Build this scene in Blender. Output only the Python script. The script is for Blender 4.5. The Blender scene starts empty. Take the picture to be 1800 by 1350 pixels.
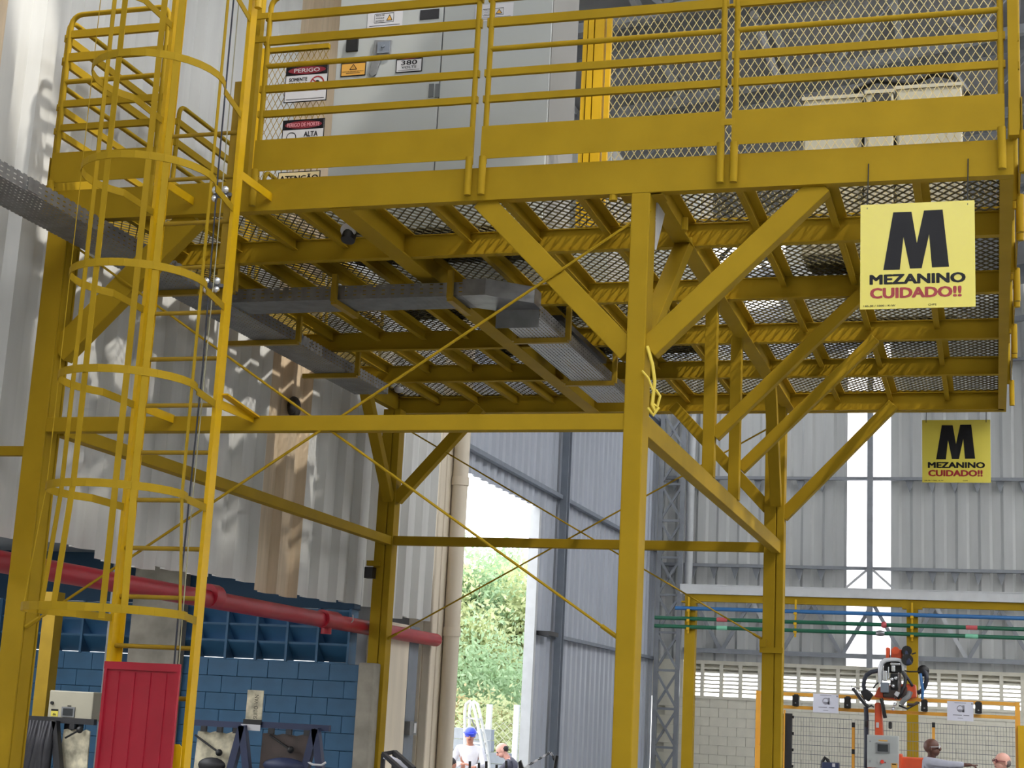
import bpy, math, random
import numpy as np
from mathutils import Vector, Matrix
random.seed(7); RNG = np.random.default_rng(7)
SC = bpy.context.scene
COL = SC.collection

# ------------------------------------------------------------------ camera
F_PX = 2765.913
YAW, PITCH, ROLL = .30235952, .20478871, .05094892
CAM = np.array([0., 0., 1.6]); FZ = -0.12            # eye point, floor level
def _rot():
    cy, sy, cp, sp, cr, sr = math.cos(YAW), math.sin(YAW), math.cos(PITCH), math.sin(PITCH), math.cos(ROLL), math.sin(ROLL)
    Rz = np.array([[cy,-sy,0],[sy,cy,0],[0,0,1]]); Rx = np.array([[1,0,0],[0,cp,-sp],[0,sp,cp]])
    B = np.array([[1,0,0],[0,0,-1],[0,1,0]]); Rr = np.array([[cr,-sr,0],[sr,cr,0],[0,0,1]])
    return Rz @ Rx @ B @ Rr
ROT = _rot()
cam_d = bpy.data.cameras.new('camera'); cam = bpy.data.objects.new('camera', cam_d); COL.objects.link(cam)
M4 = Matrix.Identity(4)
for i in range(3):
    for j in range(3): M4[i][j] = ROT[i, j]
    M4[i][3] = CAM[i]
cam.matrix_world = M4
cam_d.sensor_fit = 'HORIZONTAL'; cam_d.sensor_width = 36.0; cam_d.lens = F_PX/1800*36.0
cam_d.clip_start = .1; cam_d.clip_end = 500
SC.camera = cam

# ------------------------------------------------------------------ light
SC.view_settings.view_transform = 'Standard'; SC.view_settings.look = 'None'
SC.view_settings.gamma = 1.0; SC.view_settings.use_curve_mapping = False
SC.view_settings.exposure = 2.15
world = bpy.data.worlds.new('sky'); SC.world = world; world.use_nodes = True
bg = world.node_tree.nodes['Background']; bg.inputs['Color'].default_value = (.965, .98, 1, 1); bg.inputs['Strength'].default_value = 1.0
sun_d = bpy.data.lights.new('sun', 'SUN'); sun_d.energy = 0.9; sun_d.angle = math.radians(2.2); sun_d.color = (1, .95, .86)
sun = bpy.data.objects.new('sun', sun_d); COL.objects.link(sun)
SUN_DIR = Vector((-.56, .26, -.79)).normalized()
sun.rotation_euler = SUN_DIR.to_track_quat('-Z', 'Y').to_euler(); sun.location = (20, 0, 30)
try:
    SC.cycles.max_bounces = 7; SC.cycles.diffuse_bounces = 4; SC.cycles.glossy_bounces = 3
    SC.cycles.transmission_bounces = 4; SC.cycles.transparent_max_bounces = 8
    SC.cycles.caustics_reflective = False; SC.cycles.caustics_refractive = False
    SC.cycles.use_denoising = True; SC.cycles.sample_clamp_indirect = 6
except Exception: pass

# ------------------------------------------------------------------ helpers
def ray(px, py): return ROT @ np.array([px-900., 675.-py, -F_PX])
def aX(px, py, X): d = ray(px, py); return CAM + d*(X/d[0])
def aY(px, py, Y): d = ray(px, py); return CAM + d*(Y/d[1])
def aZ(px, py, Z): d = ray(px, py); return CAM + d*((Z-CAM[2])/d[2])
V = lambda *a: np.array(a, float)
def nrm(v): v = np.array(v, float); return v/np.linalg.norm(v)
EX, EY, EZ = V(1,0,0), V(0,1,0), V(0,0,1)

def mat(name, col, rough=.5, metal=0., noise=0., nscale=6., spec=.5, bump=0., trans=0., stretch=None, dirt=None, emit=0.):
    m = bpy.data.materials.new(name); m.use_nodes = True
    nt = m.node_tree; b = nt.nodes['Principled BSDF']
    c = tuple(((x/12.92) if x <= .04045 else ((x+.055)/1.055)**2.4) for x in (v/255 for v in col))
    b.inputs['Base Color'].default_value = (*c, 1); b.inputs['Roughness'].default_value = rough
    b.inputs['Metallic'].default_value = metal; b.inputs['Specular IOR Level'].default_value = spec
    if emit: b.inputs['Emission Color'].default_value = (*c, 1); b.inputs['Emission Strength'].default_value = emit
    if noise or bump:
        tc = nt.nodes.new('ShaderNodeTexCoord'); mp = nt.nodes.new('ShaderNodeMapping')
        nt.links.new(tc.outputs['Object'], mp.inputs[0])
        if stretch: mp.inputs['Scale'].default_value = stretch
        n = nt.nodes.new('ShaderNodeTexNoise'); n.inputs['Scale'].default_value = nscale; n.inputs['Detail'].default_value = 5
        nt.links.new(mp.outputs[0], n.inputs[0])
        if noise:
            r = nt.nodes.new('ShaderNodeValToRGB')
            d = dirt or tuple(x*(1-noise) for x in c)
            r.color_ramp.elements[0].color = (*d, 1); r.color_ramp.elements[0].position = .32
            r.color_ramp.elements[1].color = (*[min(1, x*(1+noise*.35)) for x in c], 1); r.color_ramp.elements[1].position = .68
            nt.links.new(n.outputs['Fac'], r.inputs[0]); nt.links.new(r.outputs[0], b.inputs['Base Color'])
        if bump:
            bu = nt.nodes.new('ShaderNodeBump'); bu.inputs['Strength'].default_value = bump; bu.inputs['Distance'].default_value = .01
            nt.links.new(n.outputs['Fac'], bu.inputs['Height']); nt.links.new(bu.outputs[0], b.inputs['Normal'])
    if trans:
        t = nt.nodes.new('ShaderNodeBsdfTranslucent'); t.inputs[0].default_value = (*c, 1)
        mx = nt.nodes.new('ShaderNodeMixShader'); mx.inputs[0].default_value = trans
        out = nt.nodes['Material Output']
        nt.links.new(b.outputs[0], mx.inputs[1]); nt.links.new(t.outputs[0], mx.inputs[2]); nt.links.new(mx.outputs[0], out.inputs[0])
    return m

YEL  = mat('yellow_paint', (162,132,30), .6, noise=.1, nscale=3, spec=.08)
YELD = mat('yellow_paint_dull', (158,128,32), .45, noise=.15, nscale=5, spec=.3)
YELB = mat('bright_lit_yellow_paint', (206,164,14), .4, noise=.1, nscale=4, spec=.35)  # on the ladder stiles this brighter tone stands in for skylight
DECKM= mat('silhouette_dark_mesh', (84,76,48), .6, noise=.25, nscale=8, spec=.3)  # dark tone paints in the backlit look of the deck from below
ORY  = mat('fence_orange_yellow', (232,168,60), .45, noise=.08)
GALV = mat('galvanised_steel', (150,152,156), .38, .75, noise=.22, nscale=9)
GALVD= mat('galvanised_dull', (128,130,132), .55, .3, noise=.25, nscale=7)
WHT  = mat('white_cladding', (206,206,203), .5, noise=.14, nscale=1.2, stretch=(3,3,.35))
TAN  = mat('aged_fibreglass', (200,180,152), .55, noise=.16, nscale=2.5, stretch=(6,6,.5))
GREYC= mat('grey_blue_cladding', (172,178,190), .45, noise=.08, nscale=1.5, stretch=(3,3,.3))
REARC= mat('grey_cladding', (186,188,187), .55, noise=.1, nscale=1.5, stretch=(3,3,.3))
TRL  = mat('translucent_sheet', (246,244,246), .5, trans=.8)
ROOFM= mat('roof_sheet', (150,152,156), .5, noise=.1, nscale=2)
STEEL= mat('grey_structural_steel', (138,142,148), .5, noise=.12)
LSTEEL=mat('light_grey_steel', (190,193,196), .5, noise=.08)
DSTEEL=mat('slate_steel', (118,126,138), .5, noise=.1)
FLOORM=mat('concrete_floor', (138,138,137), .28, noise=.15, nscale=.8)
GROUND=mat('pale_paving', (196,192,182), .8, noise=.15, nscale=.6)
GRASS= mat('grass_verge', (120,150,60), .9, noise=.35, nscale=3)
BLUEB= mat('blue_painted_block', (52,98,134), .55, noise=.16, nscale=4, bump=.25)
BLUEJ= mat('blue_mortar', (30,64,92), .7)
BEIGE= mat('cream_block', (226,222,206), .6, noise=.07, nscale=4)
BEIGEJ=mat('cream_mortar', (196,192,178), .7)
CONC = mat('stained_concrete', (158,152,140), .75, noise=.35, nscale=3, bump=.2)
PILB = mat('beige_column_paint', (222,210,190), .55, noise=.12, nscale=1.5, stretch=(3,3,.4))
RED  = mat('red_pipe_paint', (164,24,44), .4, noise=.15, nscale=3)
REDG = mat('crimson_sheet', (165,26,48), .45, noise=.15, nscale=3)
BLACK= mat('black_plastic', (22,22,24), .45)
BLKM = mat('black_steel', (38,38,42), .5, noise=.2)
NAVY = mat('navy_steel', (42,52,84), .5, noise=.15)
DARKC= mat('dark_cable', (40,44,58), .55)
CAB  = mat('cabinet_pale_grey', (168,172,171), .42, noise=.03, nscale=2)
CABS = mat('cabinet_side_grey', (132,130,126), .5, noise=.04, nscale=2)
SEAM = mat('gasket_dark', (92,96,98), .6)
CABB = mat('beige_enclosure', (168,163,145), .5, noise=.05)
SIGNY= mat('sign_yellow', (216,203,86), .25, spec=.5)
INK  = mat('sign_black', (18,18,24), .5, spec=.25)
INKR = mat('sign_red', (152,26,34), .4)
SIGNW= mat('sign_white', (196,196,200), .4)
SIGNP= mat('sign_paper', (216,218,232), .6)
SIGNO= mat('sign_amber', (210,158,70), .4)
SIGNR= mat('sign_dark_red', (120,24,40), .4)
PAPG = mat('print_grey', (140,140,152), .6)
ORG  = mat('robot_orange', (216,84,44), .4, noise=.1)
BLU  = mat('blue_pipe', (48,104,160), .4)
GRN  = mat('green_pipe', (22,92,68), .4)
GRNL = mat('pale_green_band', (120,190,160), .5)
PINKB= mat('red_band', (190,84,90), .5)
CHROME=mat('bright_metal', (214,216,220), .25, .8)
SCRN = mat('screen_dark', (46,50,54), .15)
WORN = mat('worn_white_board', (206,198,172), .7, noise=.55, nscale=9, stretch=(1,1,1))
BROWN= mat('dark_brown_board', (82,70,66), .6, noise=.3, nscale=6)
SHEET= mat('black_wrap', (46,46,52), .3, noise=.3, nscale=8, bump=.5)
SKD  = mat('dark_brown_skin', (96,62,50), .5)
SKL  = mat('fair_skin', (214,160,144), .5)
SKM  = mat('tan_skin', (186,128,104), .5)
SHG  = mat('grey_overall_cloth', (172,174,188), .85, noise=.1, nscale=12)
SHW  = mat('white_work_cloth', (224,224,228), .85, noise=.08, nscale=10)
SHD  = mat('charcoal_cloth', (74,74,86), .85, noise=.1, nscale=10)
TROU = mat('grey_trouser_cloth', (120,122,132), .85, noise=.1, nscale=10)
HAIR = mat('dark_hair', (36,30,28), .6)
HAIRG= mat('grey_hair', (120,112,108), .7)
HELM = mat('blue_helmet', (66,84,214), .3)
LEAF = mat('leaf_green', (164,190,152), .6, noise=.4, nscale=1.2, trans=.45)
LEAFY= mat('leaf_yellow_green', (196,204,158), .6, noise=.3, nscale=1.5, trans=.45)
LEAFB= mat('leaf_brown_green', (200,182,140), .7, noise=.35, nscale=1.5, trans=.4)
BARK = mat('bark_brown', (104,88,76), .8, noise=.3)
CBLK = mat('concrete_block', (168,174,180), .8, noise=.12, nscale=8)
WPOST= mat('white_post', (226,226,220), .6)
ROPE = mat('yellow_strap', (214,190,70), .6)
CORD = mat('grey_cord', (150,146,120), .6)
BUCK = mat('shackle_grey', (120,122,128), .35, .6)
AIR  = mat('grey_duct', (120,122,126), .42, .4, noise=.25, nscale=4)

WLOC = {}
class MB:
    def __init__(s): s.v = []; s.f = []; s.n = 0
    def add(s, v, f):
        s.v.append(np.asarray(v, float)); s.f += [tuple(int(i)+s.n for i in q) for q in f]; s.n += len(v); return s
    def obox(s, c, ax, h):
        ax = [nrm(a) for a in ax]; c = np.array(c, float)
        vs = [c + sx*h[0]*ax[0] + sy*h[1]*ax[1] + sz*h[2]*ax[2] for sx in (-1,1) for sy in (-1,1) for sz in (-1,1)]
        return s.add(vs, [(0,1,3,2),(4,6,7,5),(0,4,5,1),(2,3,7,6),(0,2,6,4),(1,5,7,3)])
    def box(s, x0, x1, y0, y1, z0, z1):
        return s.obox(((x0+x1)/2,(y0+y1)/2,(z0+z1)/2), (EX,EY,EZ), (abs(x1-x0)/2,abs(y1-y0)/2,abs(z1-z0)/2))
    def bar(s, p, q, w, h, up=EZ):
        p = np.array(p,float); q = np.array(q,float); d = nrm(q-p); sd = np.cross(d, up)
        if np.linalg.norm(sd) < 1e-6: sd = EX
        sd = nrm(sd); u = np.cross(sd, d)
        return s.obox((p+q)/2, (d, sd, u), (np.linalg.norm(q-p)/2, w/2, h/2))
    def ext(s, prof, p, q, up=EZ):
        """closed outline of (side, up) pairs swept from p to q"""
        p = np.array(p,float); q = np.array(q,float); d = nrm(q-p); sd = np.cross(d, up)
        sd = nrm(sd); u = np.cross(sd, d); n = len(prof)
        vs = [p+a*sd+b*u for a,b in prof]+[q+a*sd+b*u for a,b in prof]
        return s.add(vs, [(i,(i+1)%n,n+(i+1)%n,n+i) for i in range(n)]+[tuple(range(n-1,-1,-1)), tuple(range(n,2*n))])
    def tube(s, pts, r, n=8, cap=True, closed=False):
        P = [np.array(p,float) for p in pts]; m = len(P); rr = r if hasattr(r,'__len__') else [r]*m
        vs = []; prev = None
        for i,p in enumerate(P):
            if closed: d = nrm(P[(i+1)%m]-P[i-1])
            else: d = nrm(P[min(i+1,m-1)]-P[max(i-1,0)])
            if prev is None:
                a = np.cross(d, EZ)
                if np.linalg.norm(a) < 1e-3: a = np.cross(d, EX)
            else: a = prev - d*(prev@d)
            a = nrm(a); b = np.cross(d,a); prev = a
            vs += [p+rr[i]*(math.cos(t)*a+math.sin(t)*b) for t in (2*math.pi*k/n for k in range(n))]
        fs = [(i*n+k, i*n+(k+1)%n, ((i+1)%m)*n+(k+1)%n, ((i+1)%m)*n+k) for i in range(m if closed else m-1) for k in range(n)]
        if cap and not closed: fs += [tuple(range(n-1,-1,-1)), tuple(range((m-1)*n, m*n))]
        return s.add(vs, fs)
    def cyl(s, p, q, r, n=12, r2=None): return s.tube([p,q], [r, r if r2 is None else r2], n)
    def ball(s, c, r, nu=12, nv=8, sc=(1,1,1)):
        c = np.array(c,float); vs = [c+V(0,0,r*sc[2])]
        for j in range(1,nv):
            for i in range(nu):
                t = math.pi*j/nv; p = 2*math.pi*i/nu
                vs.append(c+V(r*sc[0]*math.sin(t)*math.cos(p), r*sc[1]*math.sin(t)*math.sin(p), r*sc[2]*math.cos(t)))
        vs.append(c-V(0,0,r*sc[2])); e = len(vs)-1
        fs = [(0,1+i,1+(i+1)%nu) for i in range(nu)]+[(e,e-nu+(i+1)%nu,e-nu+i) for i in range(nu)]
        fs += [(1+j*nu+i,1+(j+1)*nu+i,1+(j+1)*nu+(i+1)%nu,1+j*nu+(i+1)%nu) for j in range(nv-2) for i in range(nu)]
        return s.add(vs, fs)
    def egg(s, c, f, sd, hd, rf, rs, rh, nu=16, nv=10):
        m = MB().ball((0,0,0), 1, nu, nv); v = m.v[0]
        return s.add([np.array(c,float)+f*p[0]*rf+sd*p[1]*rs+hd*p[2]*rh for p in v], m.f)
    def poly(s, pts, n, t):
        """flat outline pts (3D) given thickness t along n"""
        n = nrm(n)*t; P = [np.array(p,float) for p in pts]; k = len(P)
        return s.add(P+[p+n for p in P], [tuple(range(k-1,-1,-1)), tuple(range(k,2*k))]+[(i,(i+1)%k,k+(i+1)%k,k+i) for i in range(k)])
    def build(s, name, m, parent=None, smooth=False, loc=None, bevel=0):
        v = np.concatenate(s.v)
        if parent is not None: o0 = np.zeros(3)
        else: o0 = np.array(loc,float) if loc is not None else V((v[:,0].min()+v[:,0].max())/2, (v[:,1].min()+v[:,1].max())/2, v[:,2].min())
        base = WLOC[parent.name] if parent is not None else o0
        me = bpy.data.meshes.new(name); me.from_pydata((v-base).tolist(), [], s.f)
        me.materials.append(m)
        me.update()
        if smooth:
            me.polygons.foreach_set('use_smooth', [True]*len(me.polygons)); me.set_sharp_from_angle(angle=math.radians(48))
        o = bpy.data.objects.new(name, me); COL.objects.link(o)
        if parent is not None: o.parent = parent
        else: o.location = o0
        WLOC[o.name] = base
        if bevel:
            bm = o.modifiers.new('bevel','BEVEL'); bm.width = bevel; bm.segments = 2; bm.limit_method = 'ANGLE'
        return o

def tag(o, label=None, cat=None, group=None, kind=None):
    if label: o['label'] = label
    if cat: o['category'] = cat
    if group: o['group'] = group
    if kind: o['kind'] = kind
    return o
def empty(name, loc, label=None, cat=None, group=None, kind=None):
    o = bpy.data.objects.new(name, None); COL.objects.link(o); o.location = loc; o.empty_display_size = .2
    WLOC[o.name] = np.array(loc,float); return tag(o, label, cat, group, kind)
def inst(src, offset, parent=None):
    """copy of a part (mesh data shared), moved by offset"""
    c = src.copy(); COL.objects.link(c)
    if parent is not None: c.parent = parent
    c.location = Vector(src.location)+Vector([float(x) for x in offset]); WLOC[c.name] = WLOC[src.name]
    return c
def text(s, c, right, up, height, m, parent, name='lettering', width=None, bold=0., fat=0., off=.0012):
    cu = bpy.data.curves.new('lettering','FONT'); cu.body = s; cu.size = 1; cu.align_x = 'CENTER'; cu.align_y = 'CENTER'
    fat = fat or bold*height*1.3; cu.resolution_u = 3; cu.extrude = 0
    to = bpy.data.objects.new('lettering_tmp', cu); COL.objects.link(to)
    dg = bpy.context.evaluated_depsgraph_get(); me = bpy.data.meshes.new_from_object(to.evaluated_get(dg))
    bpy.data.objects.remove(to)
    n = len(me.vertices); co = np.empty(n*3); me.vertices.foreach_get('co', co); co = co.reshape(-1,3)
    mn, mx = co.min(0), co.max(0); h = mx[1]-mn[1]; w = mx[0]-mn[0]
    k = height/h; kx = width/w if width else k
    r = nrm(right); u = nrm(up); nn = np.cross(r,u)
    cc = (mn+mx)/2
    P = np.array(c,float)+np.outer((co[:,0]-cc[0])*kx, r)+np.outer((co[:,1]-cc[1])*k, u)+nn*off
    P -= WLOC[parent.name]
    if fat:
        fs = [tuple(p.vertices) for p in me.polygons]; k_ = len(P); sh = ((-1,.35),(-1,-.35),(0,.6),(0,0),(0,-.6),(1,.35),(1,-.35))
        P = np.concatenate([P+r*fat*a+u*fat*b_+nn*.00012*j_ for j_,(a,b_) in enumerate(sh)]); me2 = bpy.data.meshes.new(name)
        me2.from_pydata(P.tolist(), [], [tuple(i+k_*j for i in f) for j in range(7) for f in fs]); me = me2
    me.vertices.foreach_set('co', P.ravel()); me.materials.clear(); me.materials.append(m); me.name = name; me.update()
    o = bpy.data.objects.new(name, me); COL.objects.link(o); o.parent = parent; WLOC[o.name] = WLOC[parent.name]
    return o
def mesh_strands(mb, o, A, B, la, lb, pa, pb, w, t):
    """expanded-metal diamonds: strands over the rectangle o + [0,la]A + [0,lb]B"""
    o = np.array(o,float); A = nrm(A); B = nrm(B); N = np.cross(A,B)
    na = max(2, int(round(la/(pa/2)))); ha = la/na
    nb = max(1, int(round(lb/pb))); hb = lb/nb
    vs = []; fs = []; k = 0
    for j in range(nb+1):
        for sg in (1,-1):
            if (j == nb and sg == 1) or (j == 0 and sg == -1): continue
            for i in range(na+1):
                y = j*hb + (i % 2)*sg*hb/2
                p = o + A*i*ha + B*y
                e = B*w/2; h = N*t/2
                vs += [p-e-h, p+e-h, p+e+h, p-e+h]
                if i:
                    a = k-4
                    fs += [(a,a+1,k+1,k),(a+1,a+2,k+2,k+1),(a+2,a+3,k+3,k+2),(a+3,a,k,k+3)]
                k += 4
    mb.add(vs, fs); return mb
def ibeam(mb, p, q, h, b, tw=.008, tf=.012, up=EZ):
    p = np.array(p,float); q = np.array(q,float); u = nrm(up)
    mb.bar(p, q, tw, h-2*tf, up); mb.bar(p+u*(h-tf)/2, q+u*(h-tf)/2, b, tf, up); mb.bar(p-u*(h-tf)/2, q-u*(h-tf)/2, b, tf, up)
    return mb

# ------------------------------------------------------------------ setting
XW = -7.25; YR = 35.0
def struct(o): o['kind'] = 'structure'; return o
def slab(name, x0,x1,y0,y1,z0,z1, m): return struct(MB().box(x0,x1,y0,y1,z0,z1).build(name, m))
slab('floor', -13.2, 16, -16, 35.4, FZ-.2, FZ, FLOORM)
# outside ground with a grass verge
slab('trim_1', -60, -7.5, 18.2, 80, FZ-.35, FZ-.21, GROUND)

def sheet(parent, o, a, n, length, h, m, period, amp, name='cladding_sheet', t=.004):
    """one corrugated sheet: o lower start, a along, n towards the hall"""
    o = np.array(o,float); a = nrm(a); n = nrm(n); k = max(1, round(length/period)); p = length/k
    prof = []
    for i in range(k):
        for fr, d in ((0,0),(.36,0),(.48,1),(.86,1),(.98,0)): prof.append((i*p+fr*p, -d*amp))
    prof.append((length, 0))
    vs = []
    for s, d in prof: vs += [o+a*s+n*d, o+a*s+n*d+EZ*h, o+a*s+n*(d-t), o+a*s+n*(d-t)+EZ*h]
    fs = []
    for i in range(len(prof)-1):
        q = 4*i
        fs += [(q,q+4,q+5,q+1),(q+2,q+3,q+7,q+6),(q,q+2,q+6,q+4),(q+1,q+5,q+7,q+3)]
    fs += [(0,1,3,2),(4*len(prof)-4,4*len(prof)-2,4*len(prof)-1,4*len(prof)-3)]
    return MB().add(vs, fs).build(name, m, parent)

# --- left wall: corrugated cladding hung above a low opening
ZC = 2.72; ZE = 10.4
wl = struct(MB().bar((XW-.16, 3, ZC+.4), (XW-.16, 20.1, ZC+.4), .06, .12).bar((XW-.16, 3, 6.2), (XW-.16, 20.1, 6.2), .06, .12)
            .bar((XW-.16, 3, 9.4), (XW-.16, 20.1, 9.4), .06, .12).build('wall_left', STEEL))
wl['label'] = 'left hall wall of white corrugated sheets with tan strips'
edges = [3.05, 4.15, 5.25, 6.35, 7.45, 8.55, 9.65, 10.67, 11.69, 12.71, 13.73, 14.75, 15.8, 16.88, 17.97, 19.05, 20.1]
for i in range(len(edges)-1):
    tan = i in (5, 11)
    s = sheet(wl, (XW, edges[i], ZC+.04*math.sin(i*2.1)), EY, EX, edges[i+1]-edges[i], ZE-ZC, TAN if tan else WHT, .525, .085)
    if tan: s['label'] = 'tan aged translucent sheet'
# --- blue block end wall under the cladding
YB = 17.5
wb = struct(MB().box(-13, -7.28, YB+.02, YB+.19, FZ, 2.045).box(-13, -7.28, YB, YB+.2, 2.69, 3.3).build('wall_back', BLUEJ))
blk = None
for c in range(11):
    z0 = 2.045-.2*(c+1)
    for k in range(14):
        x1 = -7.14-(.2 if c % 2 else 0)-.4*k
        if blk is None: blk = MB().box(x1-.396, x1, YB, YB+.15, z0+.002, z0+.198).build('block', BLUEB, wb, bevel=.006); b0 = (x1, z0)
        else: inst(blk, (x1-b0[0], 0, z0-b0[1]), wb)
hb = None
for c in range(1, 11, 2):
    z0 = 2.045-.2*(c+1)
    if hb is None: hb = MB().box(-7.338, -7.14, YB, YB+.15, z0+.002, z0+.198).build('block', BLUEB, wb, bevel=.006); hz = z0
    else: inst(hb, (0, 0, z0-hz), wb)
vb = None
for k in range(14):
    x1 = -7.30-.4*k
    if vb is None:
        mb = MB()
        mb.box(x1-.03, x1, YB-.02, YB+.2, 2.05, 2.69)
        for z in (2.05, 2.27, 2.47, 2.67): mb.box(x1-.4, x1, YB+.0, YB+.02, z-.008, z+.012)
        for z in (2.27, 2.47, 2.67): mb.add([V(x1-.4,YB+.01,z),V(x1-.02,YB+.01,z),V(x1-.02,YB+.2,z-.185),V(x1-.4,YB+.2,z-.185),V(x1-.4,YB+.01,z-.015),V(x1-.02,YB+.01,z-.015),V(x1-.02,YB+.2,z-.2),V(x1-.4,YB+.2,z-.2)],
                                 [(0,1,2,3),(7,6,5,4),(0,4,5,1),(3,2,6,7),(0,3,7,4),(1,5,6,2)])
        vb = mb.build('vent_block', BLUEB, wb)
    else: inst(vb, (-.4*k, 0, 0), wb)
# low side bay, its unseen roof left partly open to brighten the blue wall
slab('wall_side', -13.2, -13, 3, YB+.2, FZ, 3.3, BEIGE)
slab('trim_2', -9.0, XW-.2, 3, YB+.2, 3.3, 3.36, STEEL)
slab('trim_10', -13.2, -12.4, 3, YB+.2, 3.3, 3.36, STEEL)
slab('trim_11', -12.4, -9.0, 15.5, YB+.2, 3.3, 3.36, STEEL)
slab('trim_12', -12.4, -9.0, 3, 5, 3.3, 3.36, STEEL)
slab('wall_front', -13.2, XW-.2, 2.8, 3, FZ, 3.3, BEIGE)
# stained concrete pillar behind the ladder and the pillars beside the doorway
p0 = aY(232,1080,YB-.15)[0]; p1 = aY(320,1080,YB-.15)[0]
struct(MB().box(p0, p1, YB-.16, YB-.01, FZ, 3.25).build('trim_3', CONC))
q0 = aY(628,1260,17.3)[0]
struct(MB().box(q0, q0+.2, 17.22, 17.48, FZ, aY(640,1165,17.3)[2]).build('trim_4', CONC, bevel=.02))
ya, yb_ = aX(683,1250,-7.2)[1], aX(716,1250,-7.2)[1]
struct(MB().box(XW-.3, XW+.02, ya, yb_, FZ, 2.62).build('trim_5', PILB))
yc, yd = aX(722,1250,-7.2)[1], aX(738,1250,-7.2)[1]
struct(MB().box(XW-.25, XW-.02, yc, yd, FZ, 2.62).build('trim_6', DSTEEL))
struct(MB().box(XW-.4, XW-.3, YB+.22, 20.1, FZ, 3.4).build('trim_7', STEEL))
# beige sheet-clad door pillar, with a ribbed face
dp = struct(MB().box(XW-.34, XW-.1, 20.1, 20.86, FZ, ZE).build('trim_8', PILB))
for y0, y1 in ((20.12,20.32),(20.36,20.6),(20.64,20.85)):
    MB().box(XW-.1, XW+.03, y0, y1, FZ, ZE).build('pillar_panel', PILB, dp, bevel=.02)
# --- grey-blue wall beside and above the doorway
wd = struct(MB().bar((XW+.02, 21.1, 5.3), (XW+.02, 35, 5.3), .1, .07).bar((XW+.02, 26.2, 2.9), (XW+.02, 35, 2.9), .1, .06)
            .bar((XW+.02, 21.1, 8.2), (XW+.02, 35, 8.2), .1, .07).build('wall_doorway', DSTEEL))
YJ = 25.19
e2 = [20.86+.02, 22, 23.1, 24.15, YJ]
for i in range(4): sheet(wd, (XW-.05, e2[i], 4.97), EY, EX, e2[i+1]-e2[i], ZE-4.97, GREYC, .37, .05)
e3 = [YJ, 26.35, 27.4, 28.5, 29.6, 30.7, 31.8, 32.9, 34.0, 35.0]
for i in range(9): sheet(wd, (XW-.05, e3[i], FZ), EY, EX, e3[i+1]-e3[i], ZE-FZ, GREYC, .37, .05)
MB().box(XW-.17, XW, YJ-.02, YJ+.1, FZ, 4.97).build('door_jamb', LSTEEL, wd)
ibeam(MB(), (XW+.08, 26.45, FZ), (XW+.08, 26.45, ZE), .2, .12, .02, .03, up=EY).build('wall_column', DSTEEL, wd)
MB().box(XW-.02, XW+.2, 25.35, 25.95, 2.86, 2.93).build('door_latch', BLKM, wd)
# --- rear wall
wr = struct(MB().box(-7.3, 3.6, YR+.05, YR+.2, FZ, 2.1).build('wall_rear', BEIGEJ))
ZL0 = aY(1235,1227,YR)[2]; ZL1 = aY(1235,1163,YR)[2]
blk = None
for c in range(11):
    z0 = ZL0-.2*(c+1)
    for k in range(27):
        x0 = -7.2+(.2 if c % 2 else 0)+.4*k
        if blk is None: blk = MB().box(x0+.003, x0+.397, YR, YR+.15, z0+.003, z0+.197).build('block', BEIGE, wr); b0 = (x0,z0)
        else: inst(blk, (x0-b0[0],0,z0-b0[1]), wr)
MB().box(-7.3, -6.62, YR, YR+.15, ZL0, ZL1+.03).build('cream_panel', BEIGE, wr)
lf = None
for k in range(25):
    x0 = -6.6+.42*k
    if lf is None:
        H = ZL1-ZL0
        lf = MB().box(x0,x0+.04,YR-.02,YR+.12,ZL0,ZL1).box(x0+.38,x0+.42,YR-.02,YR+.12,ZL0,ZL1).box(x0,x0+.42,YR-.02,YR+.12,ZL1-.05,ZL1+.03).box(x0,x0+.42,YR-.02,YR+.12,ZL0-.01,ZL0+.05).box(x0+.04,x0+.38,YR+.1,YR+.115,ZL1-.24,ZL1-.04).build('louvre_frame', BEIGE, wr)
        s0 = None
        for j in range(7):
            z = ZL0+.05+(j+1)*(H-.1)/8
            s = MB().box(x0+.04,x0+.38,YR-.01,YR+.1,z-.018,z+.018).build('slat', BEIGE, lf) if s0 is None else inst(s0,(0,0,j*(H-.1)/8),lf)
            s0 = s0 or s
        sl = list(lf.children)
    else:
        f2 = inst(lf,(.42*k,0,0),wr)
        for s in sl: inst(s,(0,0,0),f2)
for k in range(-5, 7):
    x0 = -3.07+.94*k
    sheet(wr, (x0, YR, ZL1+.03), EX, -EY, .94, ZE+2-ZL1, TRL if k == 0 else REARC, .47, .05)
# girts and bracing of the rear wall
for z in (aY(1500,1000,YR)[2], aY(1500,843,YR)[2], 9.6):
    MB().bar((-7.2,YR-.12,z),(3.5,YR-.12,z),.12,.07).build('girt', STEEL, wr)
zb0, zb1 = aY(1400,1150,YR)[2], aY(1400,1058,YR)[2]
MB().bar((-6.6,YR-.15,zb0),(3.5,YR-.15,zb0),.12,.1).build('girt', STEEL, wr)
MB().bar((-6.6,YR-.15,zb1),(3.5,YR-.15,zb1),.12,.08).build('girt', STEEL, wr)
for k in range(8):
    xa = -6.4+1.3*k; xb = xa+.65
    MB().bar((xa,YR-.15,zb1),(xb,YR-.15,zb0),.06,.08).build('brace', LSTEEL if k % 3 == 1 else STEEL, wr)
    MB().bar((xb,YR-.15,zb0),(xa+1.3,YR-.15,zb1),.06,.08).build('brace', STEEL, wr)
MB().box(-2.62,-2.5,YR-.3,YR-.12,ZL1,10).build('wall_post', STEEL, wr)
zt = aY(1540,1003,YR)[2]
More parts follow.
